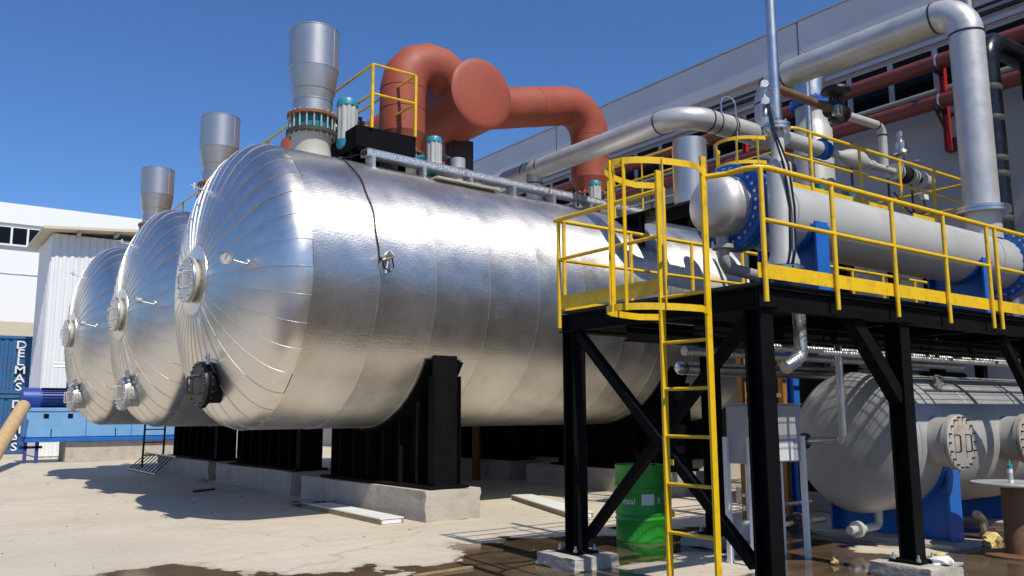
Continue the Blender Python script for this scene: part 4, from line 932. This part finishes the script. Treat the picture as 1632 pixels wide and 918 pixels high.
# service balcony beside the tank top
sb = thing('service_balcony', 'small balcony with thin yellow rails behind the ladder cage', 'balcony', (10.9, 10.6, 5.1))
MB().box((10.9, 10.0, 5.14), (11.6, 11.6, 5.18)).build('deck', 'black', sb, smooth=False)
for p in ((10.95, 11.55), (10.95, 10.8), (10.95, 10.02), (11.57, 10.02)): MB().tube([(*p, 5.18), (*p, 6.2)], .018, 8).build('post', 'yellow', sb)
for z in (6.2, 5.82): MB().tube(bend([(10.95, 11.6, z), (10.95, 10.0, z), (11.6, 10.0, z)], .06, 3), .02, 8).build('rail', 'yellow', sb)
for p in ((11.0, 11.4), (11.5, 11.4), (11.0, 10.9), (11.5, 10.9)): MB().box((p[0]-.04, p[1]-.04, 4.55), (p[0]+.04, p[1]+.04, 5.14)).build('leg', 'black', sb, smooth=False)
MB().tube([(11.2, 11.4, 5.42), (11.2, 10.1, 5.42)], .025, 8).build('grab_bar', 'galv', sb)

# ================================================================== BELOW THE PLATFORM
LY, LZ, LR = 5.65, 1.155, .795
lv = thing('horizontal_vessel', 'dull steel horizontal vessel with bolted hatches on blue saddles', 'vessel', (10.5, LY, 0))
MB().lathe([(LR, 9.08), (LR, 13.2)], (0, LY, LZ), (1,0,0), 64).build('shell', 'vessel_steel', lv)
MB().lathe([(0, 8.86), (.2, 8.865), (.4, 8.885), (.58, 8.925), (.69, 8.965), (.755, 9.01), (.785, 9.05), (LR-.002, 9.08)], (0, LY, LZ), (1,0,0), 64).build('dished_head', 'vessel_steel', lv, ang=70)
MB().lathe([(LR-.01, 13.19), (.6, 13.4), (0, 13.5)], (0, LY, LZ), (1,0,0), 48).build('far_head', 'vessel_steel', lv, ang=70)
for x in (9.09, 10.42, 11.9): MB().lathe([(LR, -.012), (LR+.007, -.006), (LR+.007, .006), (LR, .012)], (x, LY, LZ), (1,0,0), 64, caps=False).build('weld_seam', 'vessel_steel', lv)
for x in (9.45, 11.15):
    b = MB(); b.lathe([(.27, 0), (.27, .35), (.30, .355), (.30, .39), (.27, .395)], (x, LY-.60, LZ+.01), (0,-1,0), 36, caps=False); b.build('hatch_neck', 'vessel_steel', lv)
    b = MB(); b.lathe([(0, .437), (.29, .437), (.30, .43), (.30, .398), (0, .398)], (x, LY-.60, LZ+.01), (0,-1,0), 36); hc = b.build('hatch_cover', 'hatch', lv)
    q = bolts((x, LY-1.02, LZ+.01), (0,1,0), .272, 18, .011, .09).build('bolt_ring', 'dark_iron', hc); q['kind'] = 'stuff'
    for s_ in (-.12, .12):
        b = MB(); b.tube(bend([(x+s_-.03, LY-1.04, LZ+.09), (x+s_-.03, LY-1.10, LZ+.09), (x+s_-.03, LY-1.10, LZ-.09), (x+s_-.03, LY-1.04, LZ-.09)], .02, 3), .008, 6); b.build('handle', 'dark_iron', hc)
for x in (9.78, 12.3):
    n = 16; pr = [(LY-.74, .06), (LY+.74, .06)] + [(LY+(LR+.012)*math.sin(R(68-136*k/n)), LZ-(LR+.012)*math.cos(R(68-136*k/n))) for k in range(n+1)]
    K = len(pr); s = MB(); s.add([(x-.014, a, z) for a, z in pr]+[(x+.014, a, z) for a, z in pr], [tuple(range(K))[::-1], tuple(range(K, 2*K))]+[(i, (i+1) % K, K+(i+1) % K, K+i) for i in range(K)])
    s.build('saddle', 'blue', lv, smooth=False)
    for yy in (-.74, .74): MB().box((x-.13, LY+yy-.014, .06), (x+.13, LY+yy+.014, LZ-.29)).build('saddle_rib', 'blue', lv, smooth=False)
    MB().bar((x-.13, LY-.74-.02, .06), (x-.13, LY-.755, LZ-.42), .035, .02).build('saddle_edge', 'blue', lv, smooth=False)
    s = MB(); vs = []
    for dx, rad in ((-.2, LR+.004), (.2, LR+.004), (.2, LR+.016), (-.2, LR+.016)):
        vs += [V(x+dx, LY+rad*math.sin(R(-76+152*k/n)), LZ-rad*math.cos(R(-76+152*k/n))) for k in range(n+1)]
    s.add(vs, [(q_*(n+1)+k, q_*(n+1)+k+1, ((q_+1) % 4)*(n+1)+k+1, ((q_+1) % 4)*(n+1)+k) for q_ in range(4) for k in range(n)]); s.build('saddle_pad', 'blue', lv)
b = MB(); d = V(-.15, -.62, .75).normalized(); c = V(10.06, LY+d.y*LR*.98, LZ+math.sqrt(1-(d.y*.98)**2)*LR); b.lathe([(.055, -.05), (.055, .10), (.085, .10), (.085, .13), (.045, .13), (.045, .02)], c, d, 20); b.build('stub_nozzle', 'steel', lv)
a0 = R(8); c = V(10.12, LY-(LR+.003)*math.cos(a0), LZ+(LR+.003)*math.sin(a0)); MB().bar(c+V(-.045, 0, 0), c+V(.045, 0, 0), .004, .09, (0, 0, 1)).build('label_sheet', 'white_sheet', lv, smooth=False)
b = MB(); b.tube(bend([(9.3, LY-.1, LZ-LR+.05), (9.3, LY-.1, .2), (8.7, LY-.1, .2)], .08, 4), .045, 12); b.lathe([(.05, -.03), (.09, -.03), (.09, .03), (.05, .03)], (8.85, LY-.1, .2), (1,0,0), 16, caps=False); b.build('drain_nozzle', 'pipe_white', lv)
for i, (x, lab) in enumerate(((9.78, 'thin concrete slab under the blue saddle in the wet'), (12.3, 'thin concrete slab under the farther blue saddle'))):
    o = plinth(None, .75, 1.75, .058, 60+i).build('saddle_slab', 'concrete', ang=50); o.location = (x, LY, 0); tag(o, lab, 'slab')

# steel drain pipe by the vessel head
t = pipe_thing('drain_line', 'thin steel pipe dropping past the vessel head and turning left', [(8.30, 5.30, 2.3), (8.30, 5.30, 1.19), (8.30, 5.76, 1.18)], .04, .07, 'steel', seams=False, n=14)
MB().lathe([(.03, -.03), (.085, -.03), (.085, .03), (.03, .03)], (8.30, 5.78, 1.18), (0,1,0), 20, caps=False).build('flange', 'dark_iron', t)

# cabinet on white legs
cb = thing('switch_cabinet', 'grey sheet metal cabinet on white legs beside the vessel head', 'cabinet', (7.4, 5.6, 0))
MB().bbox((6.98, 5.5, .985), (7.84, 5.78, 1.575), .01).build('box', 'grey_box', cb)
MB().box((6.96, 5.485, 1.577), (7.86, 5.80, 1.59)).build('lid', 'grey_box', cb, smooth=False)
MB().box((7.42, 5.492, 1.0), (7.68, 5.498, 1.2)).build('label_sheet', 'white_sheet', cb, smooth=False)
for x in (6.97, 7.83):
    for y in (5.49, 5.79): MB().bar((x, y, 0), (x, y, 1.25), .05, .05).build('leg', 'white', cb, smooth=False)
# pump below the cabinet
pm = thing('drain_pump', 'small grey pump on a square base beneath the cabinet', 'pump', (7.55, 5.95, 0))
MB().bbox((7.35, 5.82, .0), (7.72, 6.12, .14), .01).build('base', 'concrete', pm); MB().bbox((7.40, 5.86, .142), (7.66, 6.08, .36), .03).build('casing', 'grey_box', pm)
MB().lathe([(0, .02), (.09, .02), (.10, 0), (.10, -.03)], (7.53, 5.83, .25), (0,-1,0), 24).build('cover', 'steel', pm); MB().lathe([(.02, .03), (.05, .03), (.05, .0)], (7.53, 5.82, .25), (0,-1,0), 16).build('hub', 'dark_iron', pm)
MB().tube([(7.53, 5.97, .36), (7.53, 5.97, .96)], .035, 12).build('riser', 'steel', pm)
for z in (.5, .62): MB().lathe([(.03, -.015), (.08, -.015), (.08, .015), (.03, .015)], (7.53, 5.97, z), n=18, caps=False).build('flange', 'steel', pm)
MB().tube([(7.6, 6.0, .26), (8.9, 6.0, .26)], .03, 10).build('suction_pipe', 'steel', pm); MB().tube([(7.66, 6.15, .45), (8.9, 6.15, .45)], .022, 10).build('bypass_pipe', 'steel', pm)
MB().lathe([(.03, -.06), (.10, -.06), (.10, .06), (.03, .06)], (8.35, 6.0, .26), (1,0,0), 20, caps=False).build('coupling', 'dark_iron', pm)

# green drum
dr = thing('oil_drum', 'green steel drum standing in the wet behind the platform brace', 'drum', (7.38, 7.47, 0))
o = (7.38, 7.47, 0); rd = .292
MB().lathe([(0, .02), (rd-.012, .02), (rd, .0), (rd+.004, .012), (rd, .03), (rd, .24), (rd+.009, .252), (rd+.009, .262), (rd, .275), (rd, .30), (rd+.009, .312), (rd+.009, .322), (rd, .335), (rd, .56), (rd+.009, .572), (rd+.009, .582), (rd, .595), (rd, .62), (rd+.009, .632), (rd+.009, .642), (rd, .655), (rd, .86), (rd+.005, .872), (rd, .885), (rd-.012, .885), (rd-.014, .862), (0, .862)], o, n=56).build('body', 'green', dr, ang=50)
def wrap(me, ang0, z0, mt, nm, rad):
    b = MB(); b.add([(7.38+rad*math.cos(ang0+v.co.x/rad), 7.47+rad*math.sin(ang0+v.co.x/rad), z0+v.co.y) for v in me.vertices], [list(p.vertices) for p in me.polygons]); return b.build(nm, mt, dr, smooth=False)
wrap(text_mesh('nsal', .105), R(184), .44, 'white_sheet', 'lettering', rd+.003); wrap(text_mesh('R', .105), R(268), .44, 'white_sheet', 'lettering', rd+.003)
b = MB(); k = 8
for j in range(k+1):
    a = R(229)+j/k*.155/rd; b.v += [V(7.38+(rd+.0025)*math.cos(a), 7.47+(rd+.0025)*math.sin(a), z) for z in (.43, .555)]
b.f = [[2*j, 2*j+2, 2*j+3, 2*j+1] for j in range(k)]; ls = b.build('label_sheet', 'white_sheet', dr)
MB().lathe([(0, .03), (.03, .03), (.035, 0)], (7.50, 7.35, .862), n=14).build('bung', 'dark_iron', dr)

# perforated steel pipe with cap, below the deck
t = thing('capped_steel_pipe', 'horizontal capped steel pipe below the platform deck', 'pipe', (7.65, 7.0, 2.0))
MB().lathe([(0, 7.58), (.045, 7.59), (.075, 7.63), (.08, 7.68), (.08, 13.0)], (0, 7.0, 2.03), (1,0,0), 24).build('run', 'steel', t); MB().lathe([(.08, -.01), (.087, -.006), (.087, .006), (.08, .01)], (7.70, 7.0, 2.03), (1,0,0), 24, caps=False).build('weld_band', 'dark_iron', t)
for x in (9.5, 12.0): MB().bar((x, 7.0, 2.1), (x, 7.0, 2.3), .02, .02).build('hanger', 'dark_iron', t, smooth=False)
MB().bar((9.4, 7.0, 2.32), (9.4, 6.6, 2.32), .03, .03).build('hanger_arm', 'dark_iron', t, smooth=False)
for k, (yy, z, r, lab) in enumerate(((6.25, 2.16, .05, 'ribbed galvanised conduit under the platform deck, rear one'), (5.55, 2.18, .04, 'galvanised conduit under the platform deck, middle one'), (5.25, 2.12, .032, 'galvanised conduit under the platform deck, front one'))):
    t = thing('conduit', lab, 'conduit', (10, yy, z), 0, 'conduits under the platform deck'); b = MB()
    pr = []; x = 6.9+.5*k
    while x < 13: pr += [(r, x), (r, x+.022), (r*.86, x+.026), (r*.86, x+.036), (r, x+.04)]; x += .05
    b.lathe(pr, (0, yy, z), (1,0,0), 12); b.build('run', 'galv', t, ang=60)
    for x in (8.2, 10.3, 12.2): MB().box((x, yy-.02, z+r*.8), (x+.03, yy+.02, 2.40)).build('hanger', 'dark_iron', t, smooth=False)

# orange and blue posts behind the cabinet
t = thing('orange_frame', 'orange steel frame standing behind the grey cabinet', 'frame', (10.4, 7.9, 0))
for x in (9.9, 10.85): MB().bar((x, 7.9, 0), (x, 7.9, 2.35), .09, .09).build('post', 'orange_frame', t, smooth=False)
for z in (1.75, 2.3, 1.15): MB().bar((9.95, 7.9, z), (10.8, 7.9, z), .04, .06).build('crossbar', 'orange_frame', t, smooth=False)
tag(MB().hbeam((11.25, 8.0, 0), (11.25, 8.0, 4.4), .14, .14, .012).build('blue_post', 'blue', None, smooth=False), 'dark blue steel post beside the orange frame', 'post')
tag(MB().tube([(11.0, 16.4, 0), (11.0, 16.4, 3.2)], .10, 16).build('rusty_post', 'rust'), 'rust red post standing under the nearest tank', 'post')
t = thing('dark_backing_block', 'added dark block hiding the pale wall beneath the higher platform', 'backing', (13, 8.3, 0)); MB().bbox((11.6, 7.6, .3), (16, 9.3, 2.2), .04).build('housing', 'black', t); MB().bbox((11.5, 7.5, 0), (16.1, 9.4, .28), .02).build('base', 'concrete', t)  # added black block, covers the pale wall to keep this zone dark
for x in (12.2, 13.4, 14.6): MB().lathe([(.22, 2.2), (.22, 2.7), (.30, 2.72), (.30, 2.8), (.1, 2.85)], (x, 8.2, 0), n=24).build('dome', 'dark_iron', t)
es = thing('equipment_skid', 'black equipment box on a low concrete base in the dark under the tank', 'equipment', (13.6, 14, 0))
MB().bbox((12.6, 12.9, .5), (15.6, 19.5, 1.9), .03).build('housing', 'black', es); MB().bbox((12.4, 12.6, 0), (15.8, 19.8, .48), .02).build('base', 'concrete', es)
MB().bbox((12.55, 15.9, .7), (12.6, 16.6, 1.7), .01).build('door', 'dark_iron', es)

# round pedestal table with sealant tube, foam scraps
tb = thing('pedestal_table', 'round rusty steel pedestal table at the right edge', 'table', (9.66, 4.22, 0))
MB().lathe([(0, .725), (.40, .725), (.405, .735), (.405, .748), (.40, .755), (0, .755)], (9.66, 4.22, 0), n=40).build('top', 'vessel_steel', tb); MB().lathe([(.12, .03), (.12, .724)], (9.66, 4.22, 0), n=24).build('pedestal', 'brown', tb); MB().lathe([(.34, .0), (.34, .02), (.33, .028), (.0, .028)], (9.66, 4.22, 0), n=36).build('base', 'brown', tb)
st = thing('sealant_tube', 'white sealant cartridge with dark cap on the round table', 'tube', (9.53, 4.18, .755))
MB().lathe([(.0, .757), (.026, .757), (.026, .945), (.0, .946)], (9.53, 4.18, 0), n=20).build('cartridge', 'white_sheet', st); MB().lathe([(.0265, .90), (.0265, .945), (.010, .955), (.008, .985), (.004, .99)], (9.53, 4.18, 0), n=16).build('cap', 'teal', st); MB().lathe([(.0265, .79), (.0265, .86)], (9.53, 4.18, 0), n=20, caps=False).build('printed_band', 'pipe_grey', st)
def lump(name, label, cat, c, s, mt, seed, group=None):
    rnd = random.Random(seed); bm = bmesh.new(); bmesh.ops.create_icosphere(bm, subdivisions=2, radius=1)
    for v in bm.verts:
        k = 1+rnd.uniform(-.28, .28); v.co = Vector((v.co.x*s[0]*k, v.co.y*s[1]*k, max(-.35*s[2], v.co.z*s[2]*k)+.35*s[2]))
    b = MB(); bm.verts.index_update(); b.add([v.co.copy() for v in bm.verts], [[v.index for v in f.verts] for f in bm.faces]); bm.free(); o = b.build(name, mt, ang=40); o.location = c; return tag(o, label, cat, group)
lump('foam_scrap', 'yellow foam scrap on the ground left of the table base', 'foam', (10.15, 4.75, 0), (.10, .07, .05), 'foam', 1)
lump('foam_scrap', 'larger yellow foam scrap on the ground behind the table', 'foam', (10.45, 4.85, 0), (.14, .09, .08), 'foam', 2)
lump('foam_scrap', 'yellow foam scrap by the white cabinet leg', 'foam', (7.75, 5.1, 0), (.07, .05, .05), 'foam', 3)
lump('foam_scrap', 'small yellow scrap at the edge of the thin concrete slab', 'foam', (9.0, 4.72, 0), (.07, .05, .03), 'foam', 4)
lump('rag', 'crumpled white rag on the pad of the right platform column', 'rag', (7.86, 4.10, .13), (.13, .09, .05), 'white', 5)
lump('stone', 'pale stone lying in shade before the farthest plinth', 'stone', (5.85, 19.9, 0), (.11, .09, .07), 'concrete', 6)
t = thing('bent_elbow', 'loose steel elbow on the ground behind the table', 'elbow', (10.6, 5.0, 0)); MB().tube(bend([(10.6, 5.0, .0), (10.6, 5.0, .22), (10.45, 5.0, .3)], .1, 4), .05, 12).build('run', 'steel', t)

# insulation channels on the ground
def channel(label, p, q, wd, h):
    p = Vector(p); q = Vector(q); d = (q-p).normalized(); s = Vector((-d.y, d.x, 0)); t = thing('panel_offcut', label, 'panel', p, 0, 'white panel offcuts on the ground')
    MB().bar(p+V(0,0,h-.008), q+V(0,0,h-.008), wd, .016, (0,0,1)).build('face', 'white', t, smooth=False)
    for k in (-1, 1):
        MB().bar(p+s*k*(wd/2-.012)+V(0,0,(h-.016)/2), q+s*k*(wd/2-.012)+V(0,0,(h-.016)/2), .022, h-.018, (0,0,1)).build('edge_lip', 'timber', t, smooth=False)
    MB().bar(p+V(0,0,(h-.016)/2)+d*.01, p+V(0,0,(h-.016)/2)+d*.03, wd-.06, h-.03, (0,0,1)).build('end_piece', 'white', t, smooth=False)
    return t
channel('long white panel offcut lying beside the nearest plinth', (5.73, 10.62, 0), (5.74, 13.4, 0), .36, .085); channel('white panel offcut lying behind the leftmost platform column', (8.2, 9.5, 0), (9.15, 12.2, 0), .38, .085)
rnd = random.Random(3); b = MB()
nxg, nyg = 14, 9; vs = []
for j in range(nyg):
    for i in range(nxg):
        vs.append((5.50+.5*i/(nxg-1)+rnd.uniform(-.02, .02), 13.1+.85*j/(nyg-1)+rnd.uniform(-.02, .02), (.095 if 13.1+.85*j/(nyg-1) < 13.6 else .05)+rnd.uniform(-.012, .025)))
b.add(vs, [(j*nxg+i, j*nxg+i+1, (j+1)*nxg+i+1, (j+1)*nxg+i) for j in range(nyg-1) for i in range(nxg-1)]); tag(b.build('tarpaulin', 'grey_box'), 'crumpled grey sheet over the far end of the panel offcut', 'sheet')

# debris on the yard
db = thing('scrap_rod', 'dark rod lying on the ground in the tank shadow', 'rod', (5.0, 17.5, 0)); MB().tube([(4.95, 17.3, .02), (5.45, 17.6, .02)], .02, 8).build('rod', 'dark_iron', db)
t = thing('scrap_lath', 'grey lath lying at the edge of the wet ground', 'lath', (3.6, 7.6, 0)); MB().bar((4.05, 7.1, .012), (4.75, 7.15, .012), .05, .018).build('lath', 'timber', t, smooth=False)
rnd = random.Random(11); b = MB()
for k in range(90):
    x = rnd.uniform(-1, 9); y = rnd.uniform(6.5, 24); s = rnd.uniform(.004, .013)*(1+y/30); a = rnd.uniform(0, PI); l = s*rnd.uniform(1, 3.5)
    b.bar((x, y, s*.3), (x+l*math.cos(a), y+l*math.sin(a), s*.3), s, s*.6)
tag(b.build('grit', 'timber', smooth=False), 'scattered chips and grit on the concrete', kind='stuff')

# ================================================================== FAR LEFT EQUIPMENT
bm_ = thing('blue_machine', 'long light blue machine with dark blue motor on a concrete base', 'machine', (6, 31.6, 0))
MB().bbox((3.58, 31.0, .80), (8.7, 32.4, 1.64), .03).build('housing', 'blue_machine', bm_); MB().bbox((3.50, 30.95, .66), (8.8, 32.45, .79), .01).build('base_frame', 'blue', bm_)
for x in (4.05, 4.75, 5.42, 6.1): MB().box((x, 30.985, 1.42), (x+.15, 31.02, 1.56)).build('vent_hole', 'black', bm_, smooth=False)
for x in (4.28, 6.2): MB().box((x, 30.98, .82), (x+.03, 31.01, 1.08)).build('latch', 'dark_iron', bm_, smooth=False)
for x in (5.3, 6.7): MB().box((x, 30.988, .80), (x+.02, 31.01, 1.64)).build('panel_joint', 'blue', bm_, smooth=False)
MB().box((3.6, 30.97, 1.65), (8.6, 32.3, 1.70)).build('top_plate', 'blue_machine', bm_, smooth=False)
MB().lathe([(0, 3.42), (.30, 3.43), (.36, 3.47), (.36, 3.95), (.33, 3.96), (.33, 5.1), (.2, 5.15), (.12, 5.4)], (0, 31.6, 2.05), (1,0,0), 32).build('motor', 'blue_motor', bm_)
b = MB()
for k in range(24):
    a = 2*PI*k/24; b.bar((4.0, 31.6+.345*math.cos(a), 2.05+.345*math.sin(a)), (5.05, 31.6+.345*math.cos(a), 2.05+.345*math.sin(a)), .03, .012, (0, -math.sin(a), math.cos(a)))
b.build('cooling_fins', 'black', bm_, smooth=False); MB().bbox((4.75, 31.3, 2.38), (5.15, 31.8, 2.66), .03).build('terminal_box', 'blue_motor', bm_); MB().box((3.7, 31.2, 1.70), (5.1, 32.0, 1.76)).build('motor_foot', 'blue_machine', bm_, smooth=False)
for x in (3.62, 3.95): MB().bar((x, 31.2, 0), (x, 31.2, .66), .10, .10).build('leg', 'purple', bm_, smooth=False)
MB().bar((3.45, 31.2, .5), (4.1, 31.2, .5), .1, .08).build('leg_tie', 'dark_iron', bm_, smooth=False)
o = plinth(None, 3.9, 1.3, .655, 80).build('machine_base', 'concrete', ang=50); o.location = (6.7, 31.75, 0); tag(o, 'pale concrete base under the light blue machine', 'base')
tag(MB().tube([(2.08, 25.35, .12), (3.42, 30.7, 1.80)], .20, 24).build('leaning_pole', 'tan'), 'thick tan pole leaning toward the dark blue motor', 'pole')
t = thing('steel_ladder', 'short dark steel ladder standing beneath the tanks at left', 'ladder', (6.3, 26.4, 0))
for x in (6.06, 6.62): MB().bar((x, 26.4, 0), (x, 26.2, 2.6), .05, .05).build('stile', 'dark_iron', t, smooth=False)
for z in (.35, .72, 1.09, 1.46, 1.83): MB().bar((6.06, 26.4-z*.077, z), (6.62, 26.4-z*.077, z), .035, .035).build('rung', 'dark_iron', t, smooth=False)
t = thing('metal_rack', 'barred metal rack leaning on the farthest plinth', 'rack', (5.6, 24, 0))
MB().tube([(5.52, 25.6, .03), (5.52, 22.6, .03)], .022, 8).build('bottom_rail', 'galv', t); MB().tube([(5.90, 25.3, .46), (5.90, 22.3, .46)], .022, 8).build('top_rail', 'galv', t)
for k in range(9): MB().tube([(5.52, 25.5-k*.34, .03), (5.90, 25.25-k*.34, .46)], .014, 6).build('bar', 'dark_iron', t)
t = thing('pipe_rack_post', 'grey post near the white shed carrying thin pipes', 'post', (5.1, 33.2, 0)); MB().bar((5.15, 33.2, 0), (5.15, 33.2, 3.35), .08, .08).build('upright', 'galv', t, smooth=False)
for z in (3.2, 3.32): MB().tube([(4.5, 33.2, z), (7.5, 33.2, z)], .03, 8).build('pipe', 'galv', t)
